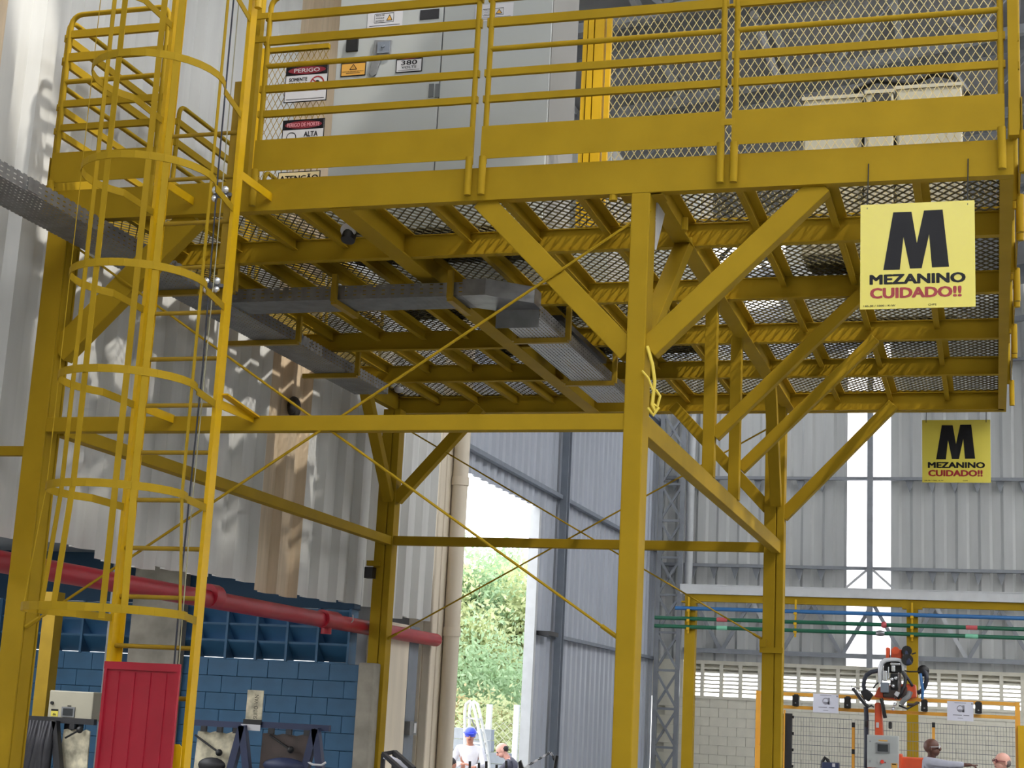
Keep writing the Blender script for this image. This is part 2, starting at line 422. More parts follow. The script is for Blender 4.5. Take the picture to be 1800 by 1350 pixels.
for s in (-1,1): MB().bar((-2.56+s*.05,YR-.2,zt),(-2.56+s*.5,YR-.2,zt-.4),.05,.05).build('brace', LSTEEL, wr)
for zg in (aY(1500,1000,YR)[2], aY(1500,843,YR)[2]):
    g = None
    for k in range(22):
        x = -6.9+.47*k
        if -3.2 < x < -2.0: continue
        if g is None: g = MB().poly([(x-.09,YR-.07,zg-.04),(x+.09,YR-.07,zg-.04),(x,YR-.07,zg-.3)], -EY, .05).build('rib_gusset', STEEL, wr); gx = x
        else: inst(g,(x-gx,0,0),wr)
# lattice column in the corner
lc = struct(MB().box(-7.14,-7.04,YR-.7,YR-.6,FZ,10).box(-6.66,-6.56,YR-.7,YR-.6,FZ,10).build('trim_9', STEEL))
for i in range(12):
    z = .2+i*.82
    MB().bar((-7.09,YR-.65,z),(-6.61,YR-.65,z+.78),.05,.05).build('lattice_bar', STEEL, lc)
    MB().bar((-6.61,YR-.68,z),(-7.09,YR-.68,z+.78),.05,.05).build('lattice_bar', STEEL, lc)
    MB().bar((-7.09,YR-.65,z-.02),(-6.61,YR-.65,z-.02),.05,.05).build('lattice_bar', STEEL, lc)
# --- closing walls out of view, and the roof, its unseen openings shaped for the light
slab('wall_right', 16, 16.2, -16, 35.4, FZ, 10.8, REARC)
wrr = struct(MB().box(3.6, 16, YR+.02, YR+.2, FZ, ZL1).build('wall_rear_right', BEIGE))
for k in range(13):
    sheet(wrr, (3.51+.96*k, YR, ZL1), EX, -EY, .96, ZE+2.2-ZL1, TRL if k in (1,6,11) else REARC, .48, .05)  # unseen translucent strips added to brighten the rear of the hall
slab('wall_behind', -7.4, 16, -16.2, -16, FZ, 12.4, REARC)
slab('wall_left_near', XW-.2, XW, -16, 3.05, FZ, ZE, REARC)
rf = struct(MB().bar((5,-16,12.3),(5,35.3,12.3),.2,.12).build('ceiling', STEEL))
def rz(x): return ZE+.15*(x+7.3) if x < 5 else ZE+.15*12.3-.15*(x-5)
def opened(x0,x1,y0,y1):
    xm, ym = (x0+x1)/2, (y0+y1)/2
    if 9.0 < ym < 16.6 and 0.4 < xm < 4.6: return True
    if 9 < ym < 14 and -3.4 < xm < -1.5: return True
    if 8.35 < ym < 9.0 and -5.5 < xm < -1.5: return True           # unseen gaps shaped to steer sun onto the deck and left wall
    return False
def skylit(i, y0, y1):  # unseen translucent roof cells, added and laid out to brighten the hall
    ym = (y0+y1)/2
    if -15 < ym < 5.5: return 2 <= i <= 9 or (i < 2 and ym < -8)
    if 28.5 < ym < 34.5: return i in (0,1,6,7,8,9,10)
    return 5.6 < ym and i in (6,7,8,9,10)
SKYL = mat('clear_fibreglass', (250,250,250), .5, trans=.92)
xs = np.linspace(-7.4, 16.1, 13); ys = np.concatenate([np.arange(-16.1, 6, 2.5), [8.35, 9.0, 11.5, 14.0], np.arange(16.6, 35.4, 2.6)])
ys = np.array(sorted(set(np.round(ys,3))))
for i in range(12):
    for j in range(len(ys)-1):
        if opened(xs[i],xs[i+1],ys[j],ys[j+1]): continue
        a, b = xs[i], xs[i+1]
        mb = MB(); p = [V(a,ys[j],rz(a)),V(b,ys[j],rz(b)),V(b,ys[j+1],rz(b)),V(a,ys[j+1],rz(a))]
        vv = p+[q+EZ*.05 for q in p]
        mb.add(vv, [(3,2,1,0),(4,5,6,7),(0,1,5,4),(1,2,6,5),(2,3,7,6),(3,0,4,7)]).build('added_skylight_sheet' if skylit(i,ys[j],ys[j+1]) else 'roof_sheet', SKYL if skylit(i,ys[j],ys[j+1]) else ROOFM, rf)
for y in (16.7, 19.3, 22, 25, 28, 31, 34):
    MB().bar((-7.3,y,rz(-7.3)-.28),(5,y,rz(5)-.28),.12,.3).build('rafter', STEEL, rf)
    MB().bar((5,y,rz(5)-.28),(16,y,rz(16)-.28),.12,.3).build('rafter', STEEL, rf)
    MB().bar((-7.2,y,rz(-7.3)-1.3),(5,y,rz(5)-1.3),.1,.12).build('truss_chord', STEEL, rf)
    for k in range(7):
        x = -7+1.7*k
        MB().bar((x,y,rz(x)-1.25),(x+.85,y,rz(x+.85)-.4),.05,.06).build('truss_web', STEEL, rf)
        MB().bar((x+.85,y,rz(x+.85)-.4),(x+1.7,y,rz(x+1.7)-1.25),.05,.06).build('truss_web', STEEL, rf)
for x in (-6,-4.4,-2.8,-1.2,.4,2,3.6):
    MB().bar((x,16.6,rz(x)-.08),(x,35,rz(x)-.08),.08,.14).build('purlin', LSTEEL, rf)

# ------------------------------------------------------------------ mezzanine
mez = empty('mezzanine', (-2.26, 10.1, FZ), 'yellow steel mezzanine on tall posts with open mesh deck, braces and tie rods', 'mezzanine')
Z0, Z1 = 5.10, 5.34; YF, YK = 10.0, 17.78; XL, XR = -6.98, .15
def part(name, mb, m=None, label=None, **k):
    o = mb.build(name, m or YEL, mez, **k)
    if label: o['label'] = label
    return o
# posts
part('post', MB().box(-2.335,-2.205,10.0,10.2,FZ,Z0), bevel=.008)
part('post', ibeam(MB(), (-6.815,10.1,FZ), (-6.815,10.1,Z0), .2, .17, .012, .016, up=EY).box(-6.75,-6.735,10.03,10.17,FZ,Z0), bevel=.003)
for x in (-6.93, -2.32):
    part('post', MB().box(x-.11,x+.02,17.42,17.6,FZ,Z0).box(x+.03,x+.11,17.42,17.6,FZ,Z0).box(x-.1,x+.1,17.44,17.58,FZ,Z0), bevel=.006)
for x,y in ((-2.27,10.1),(-6.815,10.1),(-6.93,17.5),(-2.32,17.5)):
    part('base_plate', MB().box(x-.2,x+.2,y-.2,y+.2,FZ,FZ+.02))
# perimeter channels: web outside, flanges inward
def chan(p, q, inward, h=Z1-Z0, b=.085, t=.012, zc=(Z0+Z1)/2):
    p = np.array(p,float); q = np.array(q,float); inward = nrm(inward); mb = MB(); dz = V(0,0,(h-t)/2)
    mb.bar(p+inward*t/2+V(0,0,zc-p[2]), q+inward*t/2+V(0,0,zc-q[2]), t, h-2*t)
    for s in (-1,1): mb.bar(p+inward*b/2+V(0,0,zc-p[2])+s*dz, q+inward*b/2+V(0,0,zc-q[2])+s*dz, b, t)
    return mb
part('deck_beam', chan((XL,YF,0),(XR,YF,0),EY))
part('deck_beam', chan((XL,YK+.08,0),(XR,YK+.08,0),-EY))
part('deck_girder', chan((XR,YF+.09,0),(XR,YK-.01,0),-EX))
part('deck_girder', chan((XL,YF+.09,0),(XL,YK-.01,0),EX))
YBM = [11.33, 12.88, 14.45, 15.97]
for y in YBM: part('deck_beam', MB().box(XL+.02,XR-.02,y-.004,y+.004,5.117,5.286).box(XL+.02,XR-.02,y-.0375,y+.0375,5.107,5.117).box(XL+.02,XR-.02,y-.02,y+.03,5.286,5.294))
part('deck_beam', ibeam(MB(), (XL+.02,YK-.06,5.2), (XR-.02,YK-.06,5.2), .2, .08, .008, .01))
for x,w in ((-2.2,.13),(-4.5,.16)): part('deck_girder', ibeam(MB(), (x,YF+.02,(Z0+Z1)/2-.02), (x,YK,(Z0+Z1)/2-.02), .22, w, .01, .012))
YS = [YF+.02]+YBM+[YK-.02]
XJ = [-6.45,-5.95,-5.45,-5.0,-3.94,-3.37,-2.8,-1.66,-1.08,-.47]
for x in XJ:
    for a,b in zip(YS[:-1],YS[1:]):
        part('deck_joist', MB().bar((x,a+.01,5.255),(x,b-.01,5.255),.008,.1).bar((x+.035,a+.01,5.302),(x+.035,b-.01,5.302),.075,.008).bar((x,a+.01,5.21),(x,b-.01,5.21),.05,.008))
# expanded-metal deck panels
PX = [XL+.02,-4.5,-2.2,XR-.02]
for a,b in zip(PX[:-1],PX[1:]):
    for c,d in zip(YS[:-1],YS[1:]):
        part('grating_panel', mesh_strands(MB(), (a+.005,c+.004,5.325), EX, EY, b-a-.01, d-c-.008, .078, .115, .0125, .010), DECKM)
# knee braces, tie beams, rods
def brace(p, q, w=.13, h=.15, up=EY): part('knee_brace', MB().bar(p, q, w, h, up), bevel=.006)
brace((-2.33,10.1,4.0),(-3.43,10.1,Z0+.02),.15,.12); brace((-2.2,10.1,4.02),(-1.06,10.1,Z0+.02),.15,.12)
brace((-2.26,10.15,4.05),(-2.2,11.25,Z0+.02),.1,.12,EX)
brace((-6.75,10.12,4.08),(-5.72,10.12,Z0+.02),.19,.12)
brace((-6.83,17.5,4.0),(-5.83,17.5,Z0+.02),.13,.12); brace((-6.9,17.42,4.0),(-6.85,16.35,Z0+.02),.12,.12,EX)
brace((-2.24,17.5,3.86),(-1.04,17.5,Z0+.02),.13,.12); brace((-2.4,17.5,3.95),(-3.5,17.5,Z0+.02),.13,.12); brace((-2.3,17.42,4.0),(-2.22,16.2,Z0+.02),.12,.12,EX)
def tie(p,q,h=.11,w=.1): part('tie_beam', chan2(p,q,h,w), bevel=.004)
def chan2(p,q,h,w):
    return MB().bar(p,q,w,h)
tie((-6.74,10.06,3.515),(-2.33,10.06,3.515)); tie((-6.82,17.5,3.515),(-2.4,17.5,3.515),.105)
tie((-6.74,10.19,3.51),(-6.88,17.42,3.51),.1); tie((-2.25,10.19,3.515),(-2.29,17.42,3.515),.14,.09)
part('tie_beam', MB().bar((XW+.02,10.12,3.33),(-6.9,10.12,3.33),.06,.07))
for y in (12.85,14.2):
    part('stub_post', MB().box(-2.31,-2.21,y-.05,y+.05,3.58,Z0), bevel=.004)
brace((-2.22,12.86,3.93),(-1.02,12.86,Z0+.02),.1,.1); brace((-2.22,14.3,3.88),(-1.02,14.43,Z0+.02),.1,.1)
def rod(p,q,r=.010):
    part('tie_rod', MB().cyl(p,q,r,6).cyl(np.array(q)-nrm(np.array(q)-np.array(p))*.13, q, r*1.7, 6))
rod((-2.2,10.02,4.98),(-6.72,10.02,2.02)); rod((-6.72,10.04,4.93),(-2.33,10.04,2.1))
rod((-6.82,17.46,4.9),(-2.42,17.46,2.5)); rod((-2.42,17.48,4.85),(-6.82,17.48,2.36))
part('gusset', MB().box(-2.42,-2.12,10.02,10.18,Z0-.012,Z0-.001)); part('gusset', MB().poly([(-2.205,10.2,5.09),(-2.205,10.45,5.09),(-2.205,10.2,4.75)], EX, .012), LSTEEL)
part('clamp', MB().box(-2.45,-2.2,17.38,17.43,2.36,2.42).box(-2.45,-2.38,17.36,17.43,2.42,2.5))
part('bracket', MB().box(-7.1,-6.95,17.35,17.42,3.2,3.26)); part('bracket', MB().box(-7.1,-7.0,17.3,17.42,3.05,3.18), BLKM)
part('anchor_lug', MB().cyl((-2.47,10.03,5.06),(-2.47,10.03,5.1),.03,8)); part('anchor_lug', MB().cyl((-2.03,10.35,4.93),(-2.03,10.35,5.02),.025,8))

# ------------------------------------------------------------------ guardrails
ZR = dict(toe=(5.385,5.628), flats=((5.815,5.865),(6.01,6.063),(6.39,6.455),(6.585,6.645)), rnd=6.22, top=6.78)
def guardrail(p, q, label, group='guardrail panels', corner=None, top=True):
    """one panel from p to q (plan points); corner picks which ends are rounded"""
    p = V(p[0],p[1],0); q = V(q[0],q[1],0); d = nrm(q-p); n = np.cross(d,EZ)
    r = empty('guardrail', (p[0],p[1],Z1), label, 'guardrail', group)
    rr = .09; pts = [p+EZ*5.36]
    pts += [p+EZ*(ZR['top']-rr)]+[p+d*rr*(1-math.cos(t))+EZ*(ZR['top']-rr+rr*math.sin(t)) for t in (.4,.8,1.2,1.571)]
    pts += [q-d*rr*(1-math.cos(t))+EZ*(ZR['top']-rr+rr*math.sin(t)) for t in (1.571,1.2,.8,.4)]+[q+EZ*(ZR['top']-rr), q+EZ*5.36]
    MB().tube(pts, .021, 8).build('frame_tube', YEL, r, smooth=True)
    for a,b in ZR['flats']: MB().bar(p-d*.03+EZ*(a+b)/2-n*.0, q+d*.03+EZ*(a+b)/2, .03, b-a).build('flat_rail', YEL, r)
    MB().cyl(p+EZ*ZR['rnd'], q+EZ*ZR['rnd'], .021, 8).build('round_rail', YEL, r, smooth=True)
    MB().bar(p-d*.02+EZ*sum(ZR['toe'])/2+n*.026, q+d*.02+EZ*sum(ZR['toe'])/2+n*.026, .006, ZR['toe'][1]-ZR['toe'][0]).build('toe_board', YEL, r)
    for e in (p,q): MB().cyl(e+n*.03+EZ*5.12, e+n*.03+EZ*5.40, .027, 8).build('socket', YEL, r, smooth=True)
    return r
YFR = 9.97
guardrail((-6.88,YFR),(-6.02,YFR),'short guardrail panel on the deck front, left of the caged ladder')
guardrail((-5.16,YFR),(-3.50,YFR),'front guardrail panel right of the ladder, before the danger signs and cabinet door')
guardrail((-3.40,YFR),(-1.72,YFR),'middle front guardrail panel, between cabinet side and mesh screen')
guardrail((-1.63,YFR),(.08,YFR),'front guardrail panel nearest the right deck corner, above the larger hanging sign')
for k,(a,b) in enumerate(((10.05,11.66),(11.84,13.45),(13.6,15.2),(15.35,16.95))):
    guardrail((-6.95,b),(-6.95,a),['side guardrail panel at the wall, joined to the front left corner','side guardrail panel along the wall, second from the front left corner','side guardrail panel along the wall, third from the front left corner','side guardrail panel along the wall, farthest from the front'][k])
for k,(a,b) in enumerate(((10.03,11.3),(11.5,13.2),(13.4,15.1),(15.3,17.6))):
    guardrail((.18,a),(.18,b),['right side guardrail panel nearest the front corner, seen edge on','right side guardrail panel second from the front corner, seen edge on','right side guardrail panel third from the front corner, seen edge on','right side guardrail panel at the far deck corner, seen edge on'][k])
# link tabs between panels
for x0,x1,z in ((-1.72,-1.63,6.6),(-1.72,-1.63,5.55),(-5.28,-5.16,6.62),(-5.28,-5.16,6.43),(-3.5,-3.4,6.62)):
    part('link_tab', MB().box(x0,x1,YFR-.03,YFR-.015,z-.022,z+.022), YEL)
part('end_post', MB().box(-5.30,-5.24,9.98,10.04,5.34,6.95))
part('end_post', MB().box(.125,.185,9.93,9.99,Z1,6.95))

# ------------------------------------------------------------------ caged ladder
lad = empty('caged_ladder', (-5.36,9.5,FZ), 'tall yellow caged ladder fixed to the mezzanine front', 'ladder')
for x in (-5.67,-5.05):
    MB().bar((x,9.48,FZ+.02),(x,9.48,7.3),.028,.09,EY).bar((x+.02*(1 if x<-5.4 else -1),9.525,FZ+.02),(x+.02*(1 if x<-5.4 else -1),9.525,7.3),.06,.01,EY).build('stile', YELB, lad)
for k in range(22):
    z = 3.871-.3285*6-.3285*4+.3285*k
    if z < 5.6: MB().cyl((-5.66,9.49,z),(-5.06,9.49,z),.016,8).build('rung', YELD, lad, smooth=True)
CX, CY, CR = -5.305, 8.74, .435
def hoop(z, r=CR, dz=.05):
    pts = [V(-5.67,9.46,z)]+[V(CX+r*math.cos(t),CY+r*math.sin(t)*1.02,z) for t in np.linspace(math.radians(143),math.radians(397),22)]+[V(-5.05,9.46,z)]
    mb = MB()
    for a,b in zip(pts[:-1],pts[1:]):
        mb.bar(a,b,.006,dz)
    return mb
for z,r in ((2.08,.5),(2.83,CR),(3.54,CR),(4.22,CR),(4.93,CR),(5.62,CR),(6.35,CR),(7.05,CR)): hoop(z,r).build('cage_hoop', YEL, lad)
for t in (124, 176, 214, 264, 314.5, 8):
    a = math.radians(t); p = V(CX+(CR-.006)*math.cos(a), CY+(CR-.006)*1.02*math.sin(a), 0); p2 = V(CX+.49*math.cos(a), CY+.5*math.sin(a), 2.06)
    tang = V(-math.sin(a), math.cos(a), 0)
    MB().bar(p+EZ*2.83, p+EZ*7.1, .005, .042, tang).bar(p2, p+EZ*2.84, .005, .042, tang).build('cage_bar', YEL, lad)
for x in (-5.68,-5.04):
    for z in (3.55,5.2): MB().bar((x,9.5,z),(x,10.02,z),.01,.06).build('wall_bracket', YELB, lad)
MB().bar((-5.02,9.5,3.62),(-5.02,10.02,3.56),.06,.012).build('wall_bracket', YELB, lad)
MB().cyl((-4.99,9.44,6.43),(-4.99,9.44,6.9),.026,10).build('grab_tube', YELB, lad)
zs = aY(312,1308,9.4)[2]
gp = MB().poly([(-5.16,9.40,FZ),(-5.16,9.40,zs-.04),(-5.14,9.40,zs-.01),(-5.11,9.40,zs),(-5.06,9.40,zs-.0),(-5.04,9.40,zs-.02),(-5.03,9.40,FZ)], -EY, .01).build('side_plate', YELB, lad)
# lanyard rope and its guide clamps
tag(MB().tube([(-5.17,9.40,7.2),(-5.165,9.40,5.2),(-5.15,9.41,3.8),(-5.16,9.40,2.4),(-5.15,9.41,.9)], .006, 6).build('safety_rope', DARKC), 'dark safety rope hanging down inside the caged ladder', 'rope')
tag(MB().tube([(-5.115,9.38,7.2),(-5.11,9.38,4.6),(-5.12,9.38,2.6),(-5.1,9.38,1.2)], .004, 6).build('steel_cable', CORD), 'pale thin cable hanging beside the dark safety rope', 'cable')
for k,(z) in enumerate((5.03,4.37)):
    c = empty('rope_clamp', (-5.13,9.44,z), ['upper steel clamp on the ladder rope, level with deck beam','lower steel clamp on the ladder rope, below the deck beam'][k], 'clamp', 'rope clamps')
    c = MB().box(-5.2,-5.06,9.42,9.455,z-.012,z+.012).build('clamp_plate', BUCK, c)
    for x in (-5.18,-5.1): MB().ball((x,9.41,z+.03),.028,8,6).ball((x,9.41,z-.03),.024,8,6).build('bolt_head', CHROME, c, smooth=True)
MB().bar((-5.12,9.5,4.25),(-5.12,9.5,5.9),.05,.02,EY).build('guide_strip', YELD, lad)
# crimson sheet guard closing the ladder foot
g = empty('ladder_guard', (-5.4,9.30,FZ), 'crimson ribbed sheet metal guard covering the ladder foot', 'guard')
za = aY(250,1166,9.3)[2]; xa, xb = aY(186,1170,9.3)[0], aY(318,1170,9.3)[0]
MB().box(xa,xb,9.30,9.31,FZ+.4,za).build('panel', REDG, g)
MB().box(xa-.004,xb+.004,9.285,9.30,za-.045,za+.004).build('top_fold', REDG, g)
for x in (xa, xb-.02): MB().box(x,x+.02,9.285,9.30,FZ+.4,za-.045).build('side_fold', REDG, g)
for k in range(4):
    x = xa+(xb-xa)*(k+.85)/4.75
    MB().poly([(x-.012,9.30,FZ+.45),(x+.012,9.30,FZ+.45),(x+.012,9.30,za-.06),(x-.012,9.30,za-.06)], -EY, .008).build('rib', REDG, g)
MB().box(xa,xb,9.29,9.30,FZ+.95,FZ+.99).build('rib', REDG, g)

# ------------------------------------------------------------------ hanging signs
def hang_sign(y, x0, x1, z0, z1, ztop, label):
    yt = 9.997 if y < 12 else 17.863
    w, h = x1-x0, z1-z0
    r = empty('hanging_sign', ((x0+x1)/2, y, z0), label, 'sign')
    pl = MB().box(x0,x1,y-.002,y+.002,z0,z1).build('plate', SIGNY, r)
    outl = [(1062,487),(1115,175),(1213,175),(1241,345),(1279,170),(1378,168),(1410,476),(1320,478),(1306,300),(1266,481),(1204,482),(1170,312),(1150,486)]
    P = [V(x0+w*(px-938)/608-.0, y-.0035, z0+h*(697-py-(px-938)*.012)/568) for px,py in outl]
    MB().poly(P[::-1], EY, .001).build('letter_m', INK, pl)
    cx = x0+w*.495
    text('MEZANINO', (x0+w*.50,y-.002,z0+h*.277), EX, EZ, h*.088, INK, pl, width=w*.82, fat=w*.0075)
    text('CUIDADO!!', (x0+w*.485,y-.002,z0+h*.148), EX, EZ, h*.093, INKR, pl, width=w*.78, fat=w*.0075)
    text('140-30 / 1000 - K-W', (x0+w*.17,y-.002,z0+h*.030), EX, EZ, h*.017, INK, pl, width=w*.28, bold=.02)
    text('CHP2', (x0+w*.63,y-.002,z0+h*.030), EX, EZ, h*.017, INK, pl, width=w*.07, bold=.02)
    for f in (.06,.94): MB().cyl((x0+w*f,y,z1-.03),(x0+w*f+.005,yt,ztop),.004,6).build('hanger_cord', BLACK, r)
hang_sign(9.955, -.80, -.09, 4.225, 4.925, 5.22, 'larger yellow mezanino caution sign hung from the front deck beam')
hang_sign(17.89, -.75, -.02, 4.315, 5.02, 5.25, 'smaller looking yellow mezanino caution sign hung from the far deck beam')

# ------------------------------------------------------------------ perforated cable trays
def perf(name, base, u, v, pu, pv, su, sv):
    m = base.copy(); m.name = name; nt = m.node_tree; b = nt.nodes['Principled BSDF']; out = nt.nodes['Material Output']
    tc = nt.nodes.new('ShaderNodeTexCoord'); sp = nt.nodes.new('ShaderNodeSeparateXYZ'); nt.links.new(tc.outputs['Object'], sp.inputs[0])
    def ch(ax, p, s):
        a = nt.nodes.new('ShaderNodeMath'); a.operation = 'DIVIDE'; nt.links.new(sp.outputs[ax], a.inputs[0]); a.inputs[1].default_value = p
        c = nt.nodes.new('ShaderNodeMath'); c.operation = 'FRACT'; nt.links.new(a.outputs[0], c.inputs[0])
        d = nt.nodes.new('ShaderNodeMath'); d.operation = 'LESS_THAN'; nt.links.new(c.outputs[0], d.inputs[0]); d.inputs[1].default_value = s
        return d
    a, c = ch(u,pu,su), ch(v,pv,sv)
    mu = nt.nodes.new('ShaderNodeMath'); mu.operation = 'MULTIPLY'; nt.links.new(a.outputs[0], mu.inputs[0]); nt.links.new(c.outputs[0], mu.inputs[1])
    tr = nt.nodes.new('ShaderNodeBsdfTransparent'); mx = nt.nodes.new('ShaderNodeMixShader')
    nt.links.new(mu.outputs[0], mx.inputs[0]); nt.links.new(b.outputs[0], mx.inputs[1]); nt.links.new(tr.outputs[0], mx.inputs[2]); nt.links.new(mx.outputs[0], out.inputs[0])
    return m
PYs = perf('tray_side_slots_along_y', GALV, 1, 2, .075, .034, .45, .25)
PYb = perf('tray_floor_slots_along_y', GALVD, 1, 0, .05, .04, .5, .25)
PXs = perf('tray_side_slots_along_x', GALV, 0, 2, .085, .034, .35, .25)
PXb = perf('tray_floor_slots_along_x', GALVD, 0, 1, .05, .04, .5, .25)
t = empty('cable_tray', (-6.46, 6, 4.9), 'long perforated grey cable tray running along the left wall past the ladder', 'cable tray', 'cable trays')
MB().box(-6.66,-6.27,5.5,15.6,4.90,4.902).build('tray_floor', PYb, t)
for x in (-6.66,-6.27): MB().box(x-.001,x+.001,5.5,15.6,4.902,5.01).build('tray_side', PYs, t)
for y in (8.85,10.9,13.4): MB().box(-6.265,-6.262,y-.06,y+.06,4.91,5.0).build('splice_plate', GALV, t)
t2 = empty('cable_tray', (-5.2, 11.8, 4.91), 'perforated cable tray crossing under the deck from left to right', 'cable tray', 'cable trays')
MB().box(-6.26,-4.15,11.80,12.2,4.915,4.917).build('tray_floor', PXb, t2)
for y in (11.80,12.2): MB().box(-6.26,-4.15,y-.001,y+.001,4.917,5.03).build('tray_side', PXs, t2)
MB().box(-5.22,-5.19,11.79,11.796,4.92,5.03).build('splice_plate', GALV, t2)
el = MB()
el.poly([(-4.15,11.80,4.915),(-3.95,11.80,4.915),(-3.62,12.1,4.915),(-3.62,12.3,4.915),(-4.02,12.3,4.915),(-4.15,12.2,4.915)], EZ, .003)
el.bar((-4.15,11.80,4.985),(-3.95,11.80,4.985),.003,.14).bar((-3.95,11.80,4.985),(-3.62,12.1,4.985),.003,.14).bar((-3.62,12.1,4.985),(-3.62,12.3,4.985),.003,.14)
el.build('elbow', GALV, t2)
MB().box(-4.01,-3.63,12.3,12.303,4.76,5.0).build('drop_plate', GALVD, t2)
t3 = empty('cable_tray', (-3.82, 12.3, 4.84), 'perforated cable tray running back from the elbow toward the far posts', 'cable tray', 'cable trays')
MB().box(-4.0,-3.63,12.32,15.9,4.845,4.847).build('tray_floor', perf('ribbed_floor_reflection', LSTEEL, 1, 0, .06, .034, .8, .3), t3)  # paler steel stands in for the bright doorway reflected on the underside
for x in (-4.0,-3.63): MB().box(x-.001,x+.001,12.32,15.9,4.847,4.96).build('tray_side', PYs, t3)
MB().box(-3.72,-3.6,12.9,14.6,4.97,5.02).build('cable_run', BLACK, t3)
def hanger(p0, p1, z, up0, up1, lab):
    r = empty('tray_hanger', (p0[0],p0[1],z), lab, 'bracket', 'tray hangers')
    a = V(p0[0],p0[1],z); b = V(p1[0],p1[1],z)
    MB().bar(a,b,.05,.045).build('cradle', YELD, r)
    if up0: MB().bar(a,a+EZ*(5.12-z),.045,.045,EX).build('drop_bar', YELD, r)
    if up1: MB().bar(b,b+EZ*(5.12-z),.045,.045,EX).build('drop_bar', YELD, r)
hanger((-5.27,11.76),(-5.27,12.25),4.885,1,1,'yellow hanger under the middle of the cross tray')
hanger((-4.24,11.76),(-4.24,12.25),4.885,1,1,'yellow hanger under the cross tray, beside its elbow')
hanger((-4.05,13.0),(-3.56,13.0),4.815,1,1,'yellow hanger under the tray just behind the elbow')
hanger((-4.05,14.8),(-3.56,14.8),4.815,1,1,'yellow hanger under the tray nearest the far posts')
hanger((-6.72,11.32),(-5.97,11.32),4.875,0,1,'yellow hanger under the wall tray beside the ladder')
hanger((-6.98,13.1),(-6.2,13.1),4.875,0,1,'yellow hanger under the wall tray, second behind the ladder')
hanger((-6.8,14.55),(-6.2,14.55),4.875,0,1,'yellow hanger under the wall tray, nearest its far end')

# ------------------------------------------------------------------ electrical room on the deck
ZD = 5.345; YC = 11.5
def cabinet(x0,x1,y0,y1,z1,label,doors=2,m=CAB):
    r = empty('electrical_cabinet', ((x0+x1)/2,(y0+y1)/2,ZD), label, 'cabinet')
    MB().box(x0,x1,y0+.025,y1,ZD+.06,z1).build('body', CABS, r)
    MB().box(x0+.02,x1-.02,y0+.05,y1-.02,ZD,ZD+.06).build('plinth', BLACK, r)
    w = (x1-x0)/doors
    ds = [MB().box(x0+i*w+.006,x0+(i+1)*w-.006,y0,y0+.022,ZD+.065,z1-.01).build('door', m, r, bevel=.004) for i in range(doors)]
    for i in range(doors-1): MB().box(x0+(i+1)*w-.006,x0+(i+1)*w+.006,y0+.012,y0+.024,ZD+.065,z1-.01).build('gasket', SEAM, r)
    return r, ds
cb, cds = cabinet(-5.30,-3.40,YC,12.3,7.8,'large pale grey two door electrical cabinet behind the front guardrail')
def on(px,py,Y=YC): return aY(px,py,Y)
h = on(670,100)
MB().poly([on(660,72)-EY*.001,on(690,72)-EY*.001,on(688,100)-EY*.001,on(672,101)-EY*.001,on(662,132)-EY*.001,on(655,136)-EY*.001,on(650,131)-EY*.001,on(657,100)-EY*.001][::-1], -EY, .02).build('handle', GALVD, cds[0], bevel=.003)
MB().box(on(666,80)[0],on(687,80)[0],YC-.03,YC-.02,on(670,96)[2],on(670,76)[2]).cyl((on(676,84)[0],YC-.04,on(676,84)[2]),(on(676,84)[0],YC-.03,on(676,84)[2]),.014,10).build('handle_lock', DSTEEL, cds[0])
MB().box(on(610,80)[0],on(630,80)[0],YC-.02,YC,on(620,91)[2],on(620,70)[2]).box(on(616,80)[0],on(627,80)[0],YC-.02,YC,on(620,64)[2],on(620,59)[2]).build('door_meter', BLACK, cds[0])
MB().box(on(739,25)[0],on(772,25)[0],YC-.006,YC,on(755,34)[2],on(755,17)[2]).build('name_plate', BLKM, cds[0])
for px in (759,770): MB().box(on(px-4,150)[0],on(px+4,150)[0],YC-.012,YC,on(px,171)[2],on(px,148)[2]).build('hinge', SEAM, cds[0 if px < 765 else 1])
cabinet(-5.6,-4.3,13.5,14.2,6.75,'grey electrical cabinet behind the large one, seen through the deck mesh from below',2)
cabinet(-4.2,-3.3,13.3,14.2,6.75,'second grey cabinet row behind, dark base seen through the deck mesh',2)
cabinet(-5.0,-2.8,15.1,15.8,7.2,'rear grey cabinet nearest the far deck edge, dark base above the mesh',3)
cabinet(-1.9,-.3,14.75,15.5,6.4,'low grey cabinet on the right rear of the deck, dark base above the mesh',2)
def encl(px0,px1,pyt,Y,d,label):
    a = aY(px0,pyt,Y); b = aY(px1,pyt,Y)
    r = empty('beige_enclosure', ((a[0]+b[0])/2,Y+d/2,ZD), label, 'cabinet')
    MB().box(a[0],b[0],Y,Y+d,ZD+.05,a[2]).build('body', CABB, r, bevel=.01); MB().box(a[0]-.01,b[0]+.01,Y-.015,Y+d,a[2]-.03,a[2]).build('lid', CABB, r)
    MB().box(a[0]+.02,b[0]-.02,Y-.008,Y,ZD+.12,a[2]-.06).build('door', CABB, r)
    MB().box(a[0]+.05,b[0]-.05,Y+.03,Y+d-.03,ZD,ZD+.05).build('foot', BLKM, r)
    return r
e1 = encl(1412,1515,172,12.6,.45,'beige enclosure left of the pair behind the right mesh screen')
e3 = encl(1576,1690,152,12.6,.45,'beige enclosure right of the pair behind the mesh screen, near the deck corner')
e2_ = encl(1522,1570,160,12.55,.4,'narrow beige enclosure with dark display between two wider ones')
MB().box(aY(1534,170,12.53)[0],aY(1566,170,12.53)[0],12.52,12.545,aY(1550,178,12.53)[2],aY(1550,166,12.53)[2]).build('display', BLACK, e2_)
